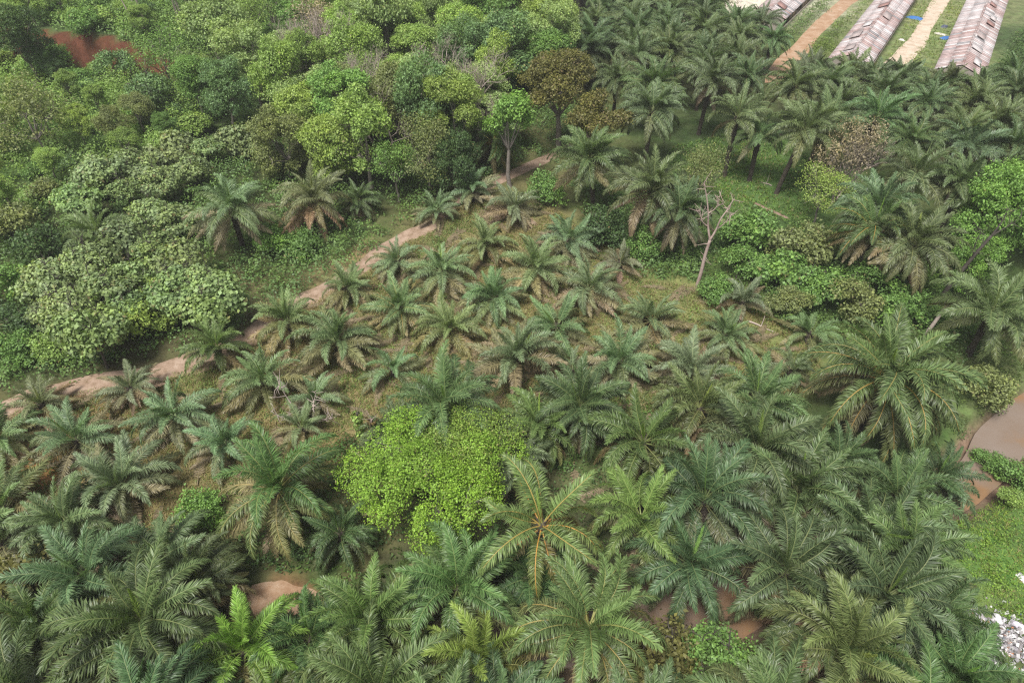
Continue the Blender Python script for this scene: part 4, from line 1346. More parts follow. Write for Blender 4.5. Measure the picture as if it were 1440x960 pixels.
# bushes and small trees of the scrub slope and of the terrace above the red bank
SPOLY = [flat_at(p, q, 2) for p, q in [(-160, 115), (60, 122), (160, 132), (235, 128), (285, 165), (255, 215), (140, 238), (70, 275), (0, 330), (-160, 340)]]
TPOLY = [flat_at(p, q, 12) for p, q in [(-200, 66), (60, 66), (150, 82), (240, 92), (300, 70), (330, -90), (-300, -90)]]
bsh = [(C_LG, 'light green'), (C_MG, 'mid green'), (C_BG, 'bluish green'), (C_YG, 'yellow-green'), (C_DK, 'dark green'), (C_OL, 'olive')]
for poly, place, stp in ((SPOLY, 'on the scrub slope below the red bank', 4.6), (TPOLY, 'on the terrace above the red bank', 5.2)):
    x0, x1 = min(p[0] for p in poly), max(p[0] for p in poly)
    y0, y1 = min(p[1] for p in poly), max(p[1] for p in poly)
    yy = y0
    while yy < y1:
        xx = x0
        while xx < x1:
            qx, qy = xx + _rp.uniform(-1.8, 1.8), yy + _rp.uniform(-1.8, 1.8)
            xx += stp
            if not in_poly(np.array([qx]), np.array([qy]), poly)[0] or min(math.hypot(qx - t[0], qy - t[1]) for t in TXY) < 3.4:
                continue
            gz = Hs(qx, qy)
            px, py = proj(qx, qy, gz + 2)
            if not (-90 < px < 1500 and py > -60):
                continue
            if abs(Hs(qx, qy + 1.5) - Hs(qx, qy - 1.5)) > 1.5 or _rp.random() < .12:
                continue
            if stp > 5 and 165 < px < 325 and _rp.random() < .75:
                continue
            near = stp < 5 and qy > 141 + (-73 - qx) * .22 - 15
            colr, nm = bsh[_rp.choice([0, 0, 0, 1, 1, 2, 3, 3, 5])]
            u = _rp.random() * (.5 if near else 1)
            pr = SHRUB[_rp.randrange(3)] if u < .55 else (FOREST[_rp.randrange(4)] if u < .88 else BIGLEAF[_rp.randrange(3)])
            s = _rp.uniform(.8, 1.45) if u < .55 else (_rp.uniform(.38, .62) if u < .88 else _rp.uniform(.5, .8))
            s *= .65 if near else 1
            k = _rp.uniform(.8, 1.1)
            kind = 'bush' if u < .55 else ('small_tree' if u < .88 else 'big_leaved_shrub')
            e = put_tree(kind, pr, qx, qy, gz, _rp.random() * 6.28, (s, s, s * _rp.uniform(.8, 1.15)), tuple(c * k for c in colr), nm + ' ' + kind.replace('_', ' ') + ' ' + place,
                         kind.replace('_', ' ').replace('big leaved ', ''), nm + ' ' + kind.replace('_', ' ') + ' ' + place)
            TXY.append((qx, qy))
        yy += stp

# --- bare trees standing in the forest
for (px, py, s, k, lab) in [(622, 70, 1.7, 0, 'bare grey tree with upswept branches in mid forest'),
                            (664, 112, 1.6, 1, 'pinkish grey bare tree behind the slender bright tree'),
                            (512, 105, 1.4, 2, 'bare reddish grey tree among the olive crowns'),
                            (455, 38, 1.7, 0, 'bare twiggy tree inside the half-bare grey-pink crown'),
                            (430, 52, 1.5, 2, 'bare grey-pink tree on the forest side of the half-bare crown'),
                            (540, 150, 1.3, 1, 'low bare tree with tangled twigs at the forest front'),
                            (1192, 215, 1.1, 1, 'bare grey tree tangled in the twiggy tree before the plantation'),
                            (585, 120, 1.4, 2, 'bare thin tree among the olive crowns near the front of the forest')]:
    x, y, z = at(px, py, 8.5 * s)
    put_bare(BARE[k], x, y, z, _rp.random() * 6.28, s, lab, 'bare trees of the forest')
    TXY.append((x, y))

# fill of the forest interior
FPOLY = [flat_at(a, b, 8) for a, b in [(235, -70), (330, 40), (420, 100), (400, 150), (440, 210), (560, 215), (660, 180), (720, 120), (795, 80), (800, -70)]]
xs = [p[0] for p in FPOLY]
ys = [p[1] for p in FPOLY]
shade = [(C_LG, 'light green'), (C_MG, 'mid green'), (C_PG, 'pale green'), (C_LG, 'light green'), (C_PG, 'pale green'), (C_YG, 'yellow-green')]
y = min(ys)
while y < max(ys):
    x = min(xs)
    while x < max(xs):
        qx, qy = x + _rp.uniform(-2, 2), y + _rp.uniform(-2, 2)
        x += 6.0
        if not in_poly(np.array([qx]), np.array([qy]), FPOLY)[0]:
            continue
        if min(math.hypot(qx - t[0], qy - t[1]) for t in TXY) < 4.6:
            continue
        colr, nm = shade[_rp.randrange(6)]
        k = _rp.uniform(.82, 1.25)
        px, py = proj(qx, qy, 9)
        band = 'at the back of the forest by the top edge' if py < 45 else ('in mid forest around the bare grey trees' if py < 130 else 'near the front of the forest above the track')
        pl = FOREST if _rp.random() < .8 else THIN
        hc = _rp.uniform(7, 10.5)
        e = put_tree('forest_tree', pl[_rp.randrange(len(pl))], qx, qy, Hs(qx, qy), _rp.random() * 6.28, 1, tuple(c * k for c in colr),
                     nm + ' leafy tree ' + band, 'tree', nm + ' forest trees ' + band)
        s = _rp.uniform(.8, 1.15)
        u = _rp.uniform(.82, 1.2)
        e.scale = (s * u, s / u, hc / pl[0][2] * _rp.uniform(.85, 1.3))
        e.rotation_euler = (_rp.gauss(0, .05), _rp.gauss(0, .05), e.rotation_euler[2])
        TXY.append((qx, qy))
    y += 6.0

# --- trees with a shape of their own
def own_tree(name, px, py, hc, color, lab, bark, R, Hh, base_px=None, trunk_r=.25, nl=9, **kw):
    x, y, z = at(px, py, hc)
    pr = tree_pair(kw.pop('seed'), bark, hc, trunk_r, nl, R=R, Hh=Hh, **kw)
    return put_tree(name, pr, x, y, z, 0, 1, color, lab, 'tree')


lime = own_tree('broadleaf_tree', 612, 678, 4.4, C_LIME, 'lime-green bushy tree with dense round crown at the heart of the palm grove', M_BARK, 8.6, 5.0, seed=503, trunk_r=.3, nl=12,
         lobes=60, clusters=4300, per=14, leaf=.21, aspect=.62, clump=.26, lobe_r=(.12, .30), dry=.06, low=-.6)
Vv, cc, _, _ = crown(530, R=6.4, Hh=3.6, lobes=26, clusters=2000, per=13, leaf=.19, aspect=.6, clump=.3, lobe_r=(.16, .34), dry=.14, low=-.3)
link('creeper', leaves_mesh('creeper', Vv, cc), lime, (2.4, 1.8, 5.3), color=(.21, .32, .07))
own_tree('broadleaf_tree', 790, 118, 12, C_BR, 'tall brown-green tree with layered crown and pale twisted trunk', M_BARK, 6.8, 5.4, seed=511, trunk_r=.42, nl=9,
         lobes=22, clusters=1500, per=13, leaf=.42, clump=.4, lobe_r=(.22, .38), dry=.12)
own_tree('broadleaf_tree', 838, 165, 9.5, C_BR, 'lower brown-green side crown leaning toward the tall palms', M_BARK, 5.0, 3.4, seed=512, trunk_r=.3, nl=7,
         lobes=15, clusters=900, per=13, leaf=.42, clump=.4, lobe_r=(.24, .4), dry=.12)
own_tree('broadleaf_tree', 718, 168, 11.5, C_BRT, 'slender bright green tree with pale forked trunk beside the dirt track', M_BARK, 3.6, 4.6, seed=520, trunk_r=.3, nl=8,
         lobes=12, clusters=520, per=12, leaf=.46, clump=.4, lobe_r=(.26, .42))

def tree_from_lines(lines, bark, lab, name='dead_tree', cat='dead tree', twigs=10, seed=1):
    """stem and limbs given as polylines (metres, from the stem's foot)"""
    r = np.random.default_rng(seed)
    a, b = MB(), MB()
    for j, (pts, r0, r1) in enumerate(lines[1]):
        c = catmull(np.array(pts), 5)
        (a if j == 0 else b).tube(c, np.linspace(r0, r1, len(c)), 7)
        for _ in range(twigs):
            k = int(r.integers(len(c) // 2, len(c)))
            d = rand_dirs(r, 1, .6)[0]
            L = r.uniform(.5, 1.8)
            p = c[k]
            b.tube([p, p + d * L * .5 + r.normal(0, .1, 3), p + d * L], [.045, .03, .01], 4)
    px, py = lines[0]
    x, y, z = at(px, py, 0)
    e = bpy.data.objects.new(name, None)
    COL.objects.link(e)
    e.location = (x, y, z)
    tag(e, lab, cat)
    link('trunk', a.mesh('trunk', [bark], True), e)
    link('branches', b.mesh('branches', [bark], True), e)


tree_from_lines(((980, 402), [([(0, 0, -.3), (.15, 0, 2.5), (.2, .1, 4.8), (.4, .2, 7.2)], .27, .19),
                              ([(.4, .2, 7.2), (-.1, .5, 9), (-.5, .4, 11), (-1.0, .6, 13), (-1.7, .8, 15)], .15, .05),
                              ([(.4, .2, 7.2), (.9, .2, 8.8), (1.1, 0, 10.5), (1.9, .3, 12), (2.3, .4, 13.2)], .15, .04),
                              ([(.9, .2, 8.8), (1.8, .4, 9.6), (2.6, .6, 10.9)], .08, .03),
                              ([(-.5, .4, 11), (.3, .3, 12), (.4, .3, 13.8)], .07, .02),
                              ([(-.1, .5, 9), (-1.1, .3, 10), (-1.6, .3, 11.4)], .07, .02)]), M_REDWOOD,
                'twisted dead forked tree with pinkish bare branches above the clearing', seed=3, twigs=12)
tree_from_lines(((1298, 474), [([(0, 0, -.3), (.5, .1, 2.2), (.9, .2, 4.5)], .26, .18), ([(.9, .2, 4.5), (1.3, .2, 5.2), (2.1, .2, 5.6)], .12, .03), ([(.9, .2, 4.5), (.6, .2, 5.4), (.9, .2, 6.3)], .1, .03)]),
                M_DEAD, 'short pale dead stump with broken arms beside the widest-crowned palm', seed=5, twigs=2)
tree_from_lines(((1318, 425), [([(0, 0, -.3), (.5, 0, 3), (1.6, .2, 7), (2.6, .4, 10)], .3, .18), ([(2.6, .4, 10), (3.0, .5, 12), (3.0, .6, 13.5)], .12, .03), ([(2.6, .4, 10), (3.8, .3, 11.4), (4.8, .3, 12.6)], .11, .02),
                               ([(1.6, .2, 7), (1.0, .2, 9), (.9, .2, 11)], .1, .02)]), M_DARKBARK, 'dark leaning trunk with bare top behind the silvery arching palm', seed=6, twigs=12)
tree_from_lines(((432, 600), [([(0, 0, -.2), (-.3, .2, 1.2), (-.9, .4, 2.4)], .14, .09), ([(-.9, .4, 2.4), (-1.6, .8, 4), (-2.0, 1, 5.4)], .08, .02), ([(-.3, .2, 1.2), (.9, .5, 2.4), (1.5, 1, 4.2)], .09, .02),
                              ([(0, 0, .4), (-1.8, -.4, 1.6), (-3, -.5, 3)], .08, .02), ([(0, 0, .6), (1.8, -.4, 1.4), (3.4, -.5, 1.9)], .07, .02)]), M_DEAD,
                'tangle of pale dead branches below the bright palm near the vine-wrapped posts', seed=8, twigs=16)
# pale trunks of the tree at the fork
for (px, py, lab, ln) in [(762, 275, 'pale forked trunk',
                           None)]:
    pass

# fallen logs on the clearing
def log(px0, py0, px1, py1, r, lab):
    a, b = at(px0, py0), at(px1, py1)
    mb = MB()
    p = [np.array([a[0] + (b[0] - a[0]) * t, a[1] + (b[1] - a[1]) * t, 0]) for t in np.linspace(0, 1, 7)]
    for i, q in enumerate(p):
        q[2] = Hs(q[0], q[1]) + r + .25 * math.sin(t_ * 1.0 if (t_ := i) else 0) * .3
    base = p[0].copy()
    mb.tube([q - base for q in p], np.linspace(r, r * .6, 7), 7)
    d = (p[3] - base)
    mb.tube([d, d + np.array([.2, .3, .8]), d + np.array([.3, .5, 1.3])], [r * .5, r * .35, r * .2], 5)
    o = link('fallen_log', mb.mesh('fallen_log', [M_DEAD], True), None, tuple(base))
    tag(o, lab, 'log', 'fallen logs')


log(1000, 398, 1068, 388, .14, 'long thin fallen log beside the dead forked tree')
log(1050, 452, 1090, 468, .12, 'short fallen log on the tan grass by the low feathery palm')
log(1047, 515, 1085, 530, .10, 'thin branch lying on the grassy patch near the small upright palm')
log(1085, 262, 1070, 256, .09, 'fallen trunk on the open grass under the tall palms')
log(1385, 683, 1405, 675, .12, 'dead branch stranded in the creek bend')

# vine wrapped dead posts
def vine_post(px, py, h, color, lab, seed, bark):
    x, y, z = at(px, py, 0)
    r = np.random.default_rng(seed)
    e = bpy.data.objects.new('vine_covered_stump', None)
    COL.objects.link(e)
    e.location = (x, y, z)
    tag(e, lab, 'dead stump')
    mb = MB()
    c = catmull(np.array([(0, 0, -.3), (.1, .1, h * .4), (-.1, .2, h * .75), (.1, .15, h)]), 6)
    mb.tube(c, np.linspace(.22, .1, len(c)), 8)
    for _ in range(10):
        k = int(r.integers(6, len(c)))
        d = rand_dirs(r, 1, .4)[0]
        mb.tube([c[k], c[k] + d * .6, c[k] + d * r.uniform(.8, 1.5)], [.05, .03, .01], 4)
    link('trunk', mb.mesh('trunk', [bark], True), e)
    n = 900
    zz = r.random(n) ** .8 * h
    a = r.random(n) * 6.28
    rad = (.30 + .3 * vnoise(zz * 3, zz * 0, 1)) * r.uniform(.7, 1.15, n)
    P = np.stack([np.interp(zz, c[:, 2], c[:, 0]) + rad * np.cos(a), np.interp(zz, c[:, 2], c[:, 1]) + rad * np.sin(a), zz], 1)
    Nn = np.stack([np.cos(a), np.sin(a), r.normal(.4, .4, n)], 1) + r.normal(0, .3, (n, 3))
    Nn /= np.linalg.norm(Nn, axis=1, keepdims=True)
    V = leaf_cards(r, P, Nn, .26, .8)
    link('vines', leaves_mesh('vines', V, np.stack([r.random(n), r.random(n), (r.random(n) < .1) * 1.0], 1)), e, color=color)


vine_post(512, 632, 5.5, C_LG, 'dead stump wrapped in green vines behind the lime-green tree', 31, M_DARKBARK)
vine_post(530, 636, 5.0, (.14, .11, .05), 'reddish dead stump with sparse vines beside the green-wrapped one', 32, M_REDWOOD)
vine_post(600, 272, 3.5, C_DK, 'short vine-covered stump at the forest foot by the track', 33, M_DARKBARK)

# cluster of slim pale poles (rubber tree stems) on the terrace
for i in range(16):
    px, py = 250 + _rp.uniform(0, 58), 40 + _rp.uniform(-10, 6)
    if i > 11:
        px, py = 180 + _rp.uniform(0, 30), 40 + _rp.uniform(-8, 8)
    x, y, z = at(px, py, 0)
    mb = MB()
    lx, ly = _rp.uniform(-1.8, .2), _rp.uniform(-.5, .5)
    h = _rp.uniform(8, 12)
    mb.tube(catmull(np.array([(0, 0, -.3), (lx * .3, ly * .3, h * .4), (lx, ly, h)]), 5), np.linspace(.17, .09, 11), 6)
    e = bpy.data.objects.new('slim_tree', None)
    COL.objects.link(e)
    e.location = (x, y, z)
    tag(e, 'slim pale-stemmed tree in the cluster of poles at the top edge' if i <= 11 else 'slim pale stem on the terrace beside the red bank end', 'tree',
        'cluster of slim pale-stemmed trees' if i <= 11 else 'slim stems on the terrace')
    link('trunk', mb.mesh('trunk', [M_DEAD], True), e)
    r = np.random.default_rng(700 + i)
    n = 260
    P = np.array([lx, ly, h]) + r.normal(0, 1, (n, 3)) * np.array([1.1, 1.1, .9])
    V = leaf_cards(r, P, rand_dirs(r, n, 1), .42, .5)
    link('crown', leaves_mesh('crown', V, np.stack([r.random(n), r.random(n), np.zeros(n)], 1)), e, color=C_BG)

# ------------------------------------------------------------------ sheds
AX = np.array([.535, .845, 0.0])
AN = np.array([.845, -.535, 0.0])
UPV = np.array([0, 0, 1.0])


def shed(origin, wid, length, lab, seed, eave=3.3, ridge=5.0):
    """origin: front end of the eave nearest the forest"""
    r = np.random.default_rng(seed)
    e = bpy.data.objects.new('long_shed', None)
    COL.objects.link(e)
    e.location = (origin[0], origin[1], Hs(*origin))
    e.rotation_euler = (0, 0, math.atan2(AX[1], AX[0]))       # local x runs along the shed, local -y across it
    tag(e, lab, 'shed', 'long sheds with rusty roofs')
    rise = ridge - eave
    for s in (0, 1):
        mb = MB()
        sw = 1.05
        nrow = int(length / sw)
        y0, y1 = (.35, -wid / 2) if s == 0 else (-wid - .35, -wid / 2)
        nacross = 2
        run = r.random()
        for i in range(nrow):
            run += r.normal(0, .25)
            if r.random() < .1:
                run = r.random()
            run = min(1, max(0, run))
            for j in range(nacross):
                f0, f1 = j / nacross - (.04 if j else 0), (j + 1) / nacross
                ya, yb = y0 + (y1 - y0) * f0, y0 + (y1 - y0) * f1
                za, zb = eave - .12 + rise * f0, eave - .12 + rise * f1
                lift = .03 * j + .015 * (i % 2) + r.uniform(0, .02)
                k = run + r.normal(0, .2)
                col = lerp((.60, .555, .555), (.43, .30, .28), min(1, max(0, k)))
                if r.random() < .10:
                    col = (.68, .66, .66)
                if r.random() < .06:
                    col = (.30, .30, .31)
                k = r.uniform(.85, 1.1)
                col = tuple(c * k for c in col)
                jx = r.normal(0, .02)
                V = [(i * sw + jx, ya, za + lift), (i * sw + sw * 1.06 + jx, ya + r.normal(0, .05), za + lift + r.uniform(-.02, .03)),
                     (i * sw + sw * 1.06 + jx, yb, zb + lift), (i * sw + jx, yb, zb + lift)]
                V2 = [(a, b, c - .012) for a, b, c in V]
                q = [(0, 1, 2, 3), (7, 6, 5, 4), (0, 4, 5, 1), (1, 5, 6, 2), (2, 6, 7, 3), (3, 7, 4, 0)]
                if s == 1:
                    q = [t[::-1] for t in q]
                mb.add(V + V2, q, None, col)
        link('roof_slope', mb.mesh('roof_slope', [M_ROOF]), e)
    mb = MB()
    for i in range(int(length / 1.8)):
        c = lerp((.42, .38, .37), (.25, .13, .11), r.random())
        mb.box((i * 1.8, -wid / 2 - .22, ridge - .14 + .02 * (i % 2)), (1.85, 0, 0), (0, .44, 0), (0, 0, .04), c)
    link('ridge_cap', mb.mesh('ridge_cap', [M_ROOF]), e)
    # raised vent sheets
    for i in range(int(length / 9)):
        x = 4 + i * 9 + r.uniform(-2.5, 2.5)
        s = 1 if r.random() < .6 else 0
        mb = MB()
        L, Wd = r.uniform(2.5, 5), r.uniform(1.4, 2.4)
        f = r.uniform(.25, .55)
        y0 = .3 if s == 0 else -wid - .3
        yy = y0 + (-wid / 2 - y0) * f
        sg = -1 if s == 0 else 1
        sl = rise / (wid / 2)
        zz = eave - .12 + rise * f + .28
        col = [(.56, .53, .53), (.38, .33, .32), (.30, .17, .15)][int(r.integers(3))]
        mb.box((x, yy, zz), (L, 0, .1 * r.normal()), (0, sg * Wd, Wd * sl + .1), (0, 0, .03), col)
        if s == 0:
            pass
        link('raised_roof_sheet', mb.mesh('raised_roof_sheet', [M_ROOF]), e)
    # walls: low block wall, open above, gable boards, posts
    for s in (0, 1):
        mb = MB()
        y = -.15 if s == 0 else -wid + .05
        mb.box((.1, y, -.2), (length - .2, 0, 0), (0, .1, 0), (0, 0, 1.2), (.30, .26, .22))
        for k in range(int(length / 3)):
            if r.random() < .55:
                mb.box((.3 + k * 3, y + .12, 1.0), (2.7, 0, 0), (0, .02, 0), (0, 0, 1.9), lerp((.12, .11, .10), (.30, .2, .15), r.random()))
        link('wall', mb.mesh('wall', [M_VCOL]), e)
        for k in range(int(length / 3) + 1):
            if k % 2 == 0:
                pb = MB()
                pb.box((.12 + k * 3, y - .02 if s else y + .0, 1.003), (.14, 0, 0), (0, .14, 0), (0, 0, eave - 1.14), (.22, .17, .12))
                link('post', pb.mesh('post', [M_VCOL]), e)
    mb = MB()
    mb.add([(.05, -.1, -.2), (.05, -wid + .1, -.2), (.05, -wid + .1, eave - .25), (.05, -wid / 2, ridge - .3), (.05, -.1, eave - .25)],
           [(0, 1, 2, 4)], [(4, 2, 3)], (.34, .30, .27))
    link('gable_wall', mb.mesh('gable_wall', [M_VCOL]), e)
    return e


shed(np.array(at(1166, 82, 3.4)[:2]), 8.0, 92, 'long rusty-roofed shed between the orange road and the pale yard track', 41)
shed(np.array(at(1317, 96, 3.4)[:2]), 8.6, 92, 'long rusty-roofed shed on the far side of the yard track', 42)
shed(np.array(at(1058, 18, 3.4)[:2]), 8.0, 70, 'long rusty-roofed shed beside the orange road, nearest the forest', 43)
# small lean-to
def hut(px, py, w, l, h, lab, col, rz=.9):
    x, y, z = at(px, py, h)
    e = bpy.data.objects.new('lean_to', None)
    COL.objects.link(e)
    e.location = (x, y, z)
    e.rotation_euler = (0, 0, rz)
    tag(e, lab, 'lean-to')
    mb = MB()
    for i in range(4):
        mb.box((-w / 2 + i * w / 4, -l / 2, h + .02 * (i % 2)), (w / 4 * 1.04, 0, 0), (0, l, -.5), (0, 0, .02), tuple(c * _rp.uniform(.75, 1.1) for c in col))
    link('roof', mb.mesh('roof', [M_ROOF]), e)
    for sx in (-1, 1):
        for sy in (-1, 1):
            mb = MB()
            mb.box((sx * (w / 2 - .2) - .06, sy * (l / 2 - .25) - .06, -.2), (.12, 0, 0), (0, .12, 0), (0, 0, h + (-.15 if sy < 0 else -.48) + .2), (.2, .16, .12))
            link('post', mb.mesh('post', [M_VCOL]), e)


hut(1132, 100, 4, 3, 2.4, 'small pale roofed lean-to at the end of the orange road', (.5, .46, .44))
hut(1437, 135, 5, 3.5, 2.6, 'small pale roof showing between palms at the picture edge', (.55, .5, .48))
hut(874, 40, 3.4, 2.2, 5.5, 'white sheet roof glimpsed between the plantation palms', (.7, .68, .66))


# things lying in the yard
def bundle(px, py, s, col, name, lab, cat, seed, h=.45):
    x, y, z = at(px, py, 0)
    r = np.random.default_rng(seed)
    mb = MB()
    n, m = 9, 9
    V = []
    for i in range(n):
        for j in range(m):
            u, v = i / (n - 1) * 2 - 1, j / (m - 1) * 2 - 1
            k = max(0, 1 - (u * u + v * v) * .55)
            V.append((u * s + r.normal(0, .05 * s), v * s * .6 + r.normal(0, .05 * s), (k * h * r.uniform(.5, 1.1)) if 0 < i < n - 1 and 0 < j < m - 1 else .02))
    i = np.arange(n - 1)[:, None] * m
    k = np.arange(m - 1)[None]
    mb.add(V, np.stack([i + k, i + m + k, i + m + k + 1, i + k + 1], -1).reshape(-1, 4), None, col)
    o = link(name, mb.mesh(name, [M_BITS]), None, (x, y, z), r.random() * 3)
    tag(o, lab, cat)


bundle(1287, 26, 2.0, (.05, .16, .42), 'tarpaulin', 'blue tarpaulin lying beside the middle shed', 'tarpaulin', 1)
bundle(1328, 38, 1.2, (.08, .09, .14), 'tarpaulin', 'dark crumpled sheet beside the pale yard track', 'tarpaulin', 2)
bundle(1330, 54, 1.4, (.05, .15, .40), 'tarpaulin', 'blue tarpaulin beside the right-hand shed wall', 'tarpaulin', 3, .5)
bundle(1322, 48, 1.3, (.62, .58, .52), 'metal_sheet', 'pale loose sheet on the grass by the blue tarpaulin', 'sheet', 4, .15)
bundle(1268, 57, .7, (.6, .58, .55), 'sack', 'small pale sack on the yard grass', 'sack', 5, .4)
bundle(1226, 86, .9, (.55, .55, .55), 'sack', 'white sack at the front corner of the middle shed', 'sack', 6, .4)

# ------------------------------------------------------------------ ground cover
def scatter_xy(r, poly_px, density, hpx=0.0, clip=None):
    P = np.array([flat_at(a, b, hpx) for a, b in poly_px])
    lo, hi = P.min(0), P.max(0)
    n = int((hi[0] - lo[0]) * (hi[1] - lo[1]) * density)
    x = r.uniform(lo[0], hi[0], n)
    y = r.uniform(lo[1], hi[1], n)
    k = in_poly(x, y, P)
    x, y = x[k], y[k]
    k = poly_dist(x, y, CREEK) > 2.7
    return x[k], y[k]


TRACKS = [W(p) for p in ([(0, 576), (60, 557), (120, 540), (200, 533), (280, 505), (355, 470), (400, 436), (450, 410), (515, 372), (560, 338), (600, 320), (640, 285), (690, 258), (740, 235), (775, 220)],
                         [(1085, 118), (1092, 98), (1120, 72), (1150, 42), (1180, 15), (1210, -15)],
                         [(1245, 100), (1265, 82), (1285, 62), (1310, 25), (1330, -5)], [(320, 838), (345, 838), (390, 836), (430, 838), (455, 846)])]


def carpet(name, poly_px, density, leaf, mound, color, seed, thr=0.0, msize=4.0, base=.1, aspect=.6, power=.5, tracks=1.9):
    r = np.random.default_rng(seed)
    x, y = scatter_xy(r, poly_px, density)
    for T in TRACKS:
        k = poly_dist(x, y, np.array(T)) > tracks + .6 * r.random(len(x))
        x, y = x[k], y[k]
    m = .65 * vnoise(x, y, msize, seed) + .35 * vnoise(x, y, msize * .35, seed + 3)
    k = (m > thr) | (r.random(len(x)) < .06)
    x, y, m = x[k], y[k], m[k]
    n = len(x)
    hh = base + mound * np.clip((m - thr) / (1 - thr), 0, 1) ** 1.2
    z = H(x, y) + hh * r.random(n) ** power + .05
    e = .4
    mm = lambda a, b: .65 * vnoise(a, b, msize, seed) + .35 * vnoise(a, b, msize * .35, seed + 3)
    gxx = (mm(x + e, y) - mm(x - e, y)) / (2 * e) * mound
    gyy = (mm(x, y + e) - mm(x, y - e)) / (2 * e) * mound
    Nn = np.stack([-gxx, -gyy, np.ones(n)], 1) + r.normal(0, .45, (n, 3))
    Nn[:, 2] = np.abs(Nn[:, 2]) + .1
    Nn /= np.linalg.norm(Nn, axis=1, keepdims=True)
    V = leaf_cards(r, np.stack([x, y, z], 1), Nn, leaf, aspect)
    tone = np.clip(vnoise(x, y, 7, seed + 9) * 1.3 - .15 + r.normal(0, .12, n), 0, 1)
    col = np.stack([r.random(n), tone, (r.random(n) < .03) * r.random(n)], 1)
    o = link(name, leaves_mesh(name, V, col), color=color)
    return tag(o, kind='stuff')


def cover(name, poly_px, spacing, rad, height, leaf, color, seed, per=26, aspect=.6, tracks=1.9, drop=.1, spread=.5):
    """a continuous thicket of low domes of leaves: nobody could count the plants"""
    r = np.random.default_rng(seed)
    x, y = scatter_xy(r, poly_px, 1.0 / spacing ** 2)
    for T in TRACKS:
        k = poly_dist(x, y, np.array(T)) > tracks + .5 * rad
        x, y = x[k], y[k]
    k = (r.random(len(x)) > drop) & ((np.abs(H(x, y + .8) - H(x, y - .8)) < 1.0) | (r.random(len(x)) < .12))
    x, y = x[k], y[k]
    m = len(x)
    big = vnoise(x, y, 9, seed) ** 1.5
    R_ = rad * (.55 + .8 * r.random(m)) * (.7 + .6 * big)
    Hh = height * (.4 + .9 * r.random(m)) * (.5 + big)
    tone = r.random(m)
    val = r.random(m)
    cnt = np.maximum(6, (per * R_ ** 2 / leaf ** 2 * .16)).astype(int)
    ci = np.repeat(np.arange(m), cnt)
    n = len(ci)
    d = rand_dirs(r, n, .5)
    d[:, 2] = np.abs(d[:, 2])
    sh = r.uniform(.72, 1.06, n) ** 1
    px_ = x[ci] + d[:, 0] * R_[ci] * sh
    py_ = y[ci] + d[:, 1] * R_[ci] * sh
    # tufts: pull the leaves of a dome together in clumps
    pz_ = H(px_, py_) * .5 + H(x, y)[ci] * .5 + d[:, 2] * Hh[ci] * sh + .08
    P = np.stack([px_, py_, pz_], 1) + r.normal(0, leaf * .35, (n, 3))
    Nn = d * .8 + rand_dirs(r, n, .8) * spread
    Nn /= np.linalg.norm(Nn, axis=1, keepdims=True)
    V = leaf_cards(r, P, Nn, leaf, aspect)
    col = np.stack([np.clip(.45 * r.random(n) + .55 * val[ci], 0, 1), np.clip(tone[ci] + r.normal(0, .1, n), 0, 1), (r.random(n) < .03) * r.random(n)], 1)
    print(name, n)
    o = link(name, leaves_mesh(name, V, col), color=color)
    return tag(o, kind='stuff')


def grass(name, poly_px, density, blade, c0, seed, thr=.35, msize=5.0, tracks=1.6, dry=.5, w=.05):
    """tufts of five bent blades"""
    r = np.random.default_rng(seed)
    x, y = scatter_xy(r, poly_px, density)
    for T in TRACKS:
        k = poly_dist(x, y, np.array(T)) > tracks + .9 * r.random(len(x)) - .4
        x, y = x[k], y[k]
    k = vnoise(x, y, msize, seed) * .7 + .3 * vnoise(x, y, 1.3, seed) > thr + .15 * (r.random(len(x)) - .5)
    x, y = np.repeat(x[k], 5), np.repeat(y[k], 5)
    n = len(x)
    x = x + r.normal(0, .12, n)
    y = y + r.normal(0, .12, n)
    a = r.random(n) * 6.28
    L = blade * r.uniform(.5, 1.3, n)
    tilt = r.uniform(.15, 1.15, n)
    d = np.stack([np.cos(a) * np.sin(tilt), np.sin(a) * np.sin(tilt), np.cos(tilt)], 1)
    s = np.stack([-np.sin(a), np.cos(a), 0 * a], 1)
    p = np.stack([x, y, H(x, y) - .03], 1)
    m = p + d * (L * .6)[:, None]
    t = m + (d * .5 + np.stack([np.cos(a), np.sin(a), -.3 + 0 * a], 1) * .5) * (L * .5)[:, None]
    V = np.stack([p - s * w * .6, p + s * w * .6, m + s * w * .5, t, m - s * w * .5], 1)
    o = np.arange(n)[:, None] * 5
    q = o + np.array([0, 1, 2, 4])
    tr = o + np.array([4, 2, 3])
    dr = np.clip(vnoise(x, y, 6, seed + 4) * 1.2 - .1, 0, 1)
    isdry = (r.random(n) < dry * (.4 + dr)) * r.uniform(.6, 1.25, n)
    col = np.repeat(np.stack([r.random(n), np.clip(dr + r.normal(0, .15, n), 0, 1), np.clip(isdry, 0, 1.2)], 1), 5, 0)
    ob = link(name, make_mesh(name, V.reshape(-1, 3), q, tr, col, [M_LEAF]), color=c0)
    return tag(ob, kind='stuff')


FIELD = [(-60, 590), (40, 570), (140, 545), (260, 520), (380, 462), (470, 405), (560, 345), (640, 290), (720, 268), (790, 300), (860, 350), (920, 395), (1000, 405),
         (1090, 450), (1150, 500), (1160, 540), (1090, 590), (960, 590), (860, 600), (720, 620), (560, 640), (450, 660), (300, 760), (-60, 800)]
grass('grass', FIELD, 13.0, .5, (.20, .25, .075), 50, thr=.26, dry=.85, tracks=1.25)
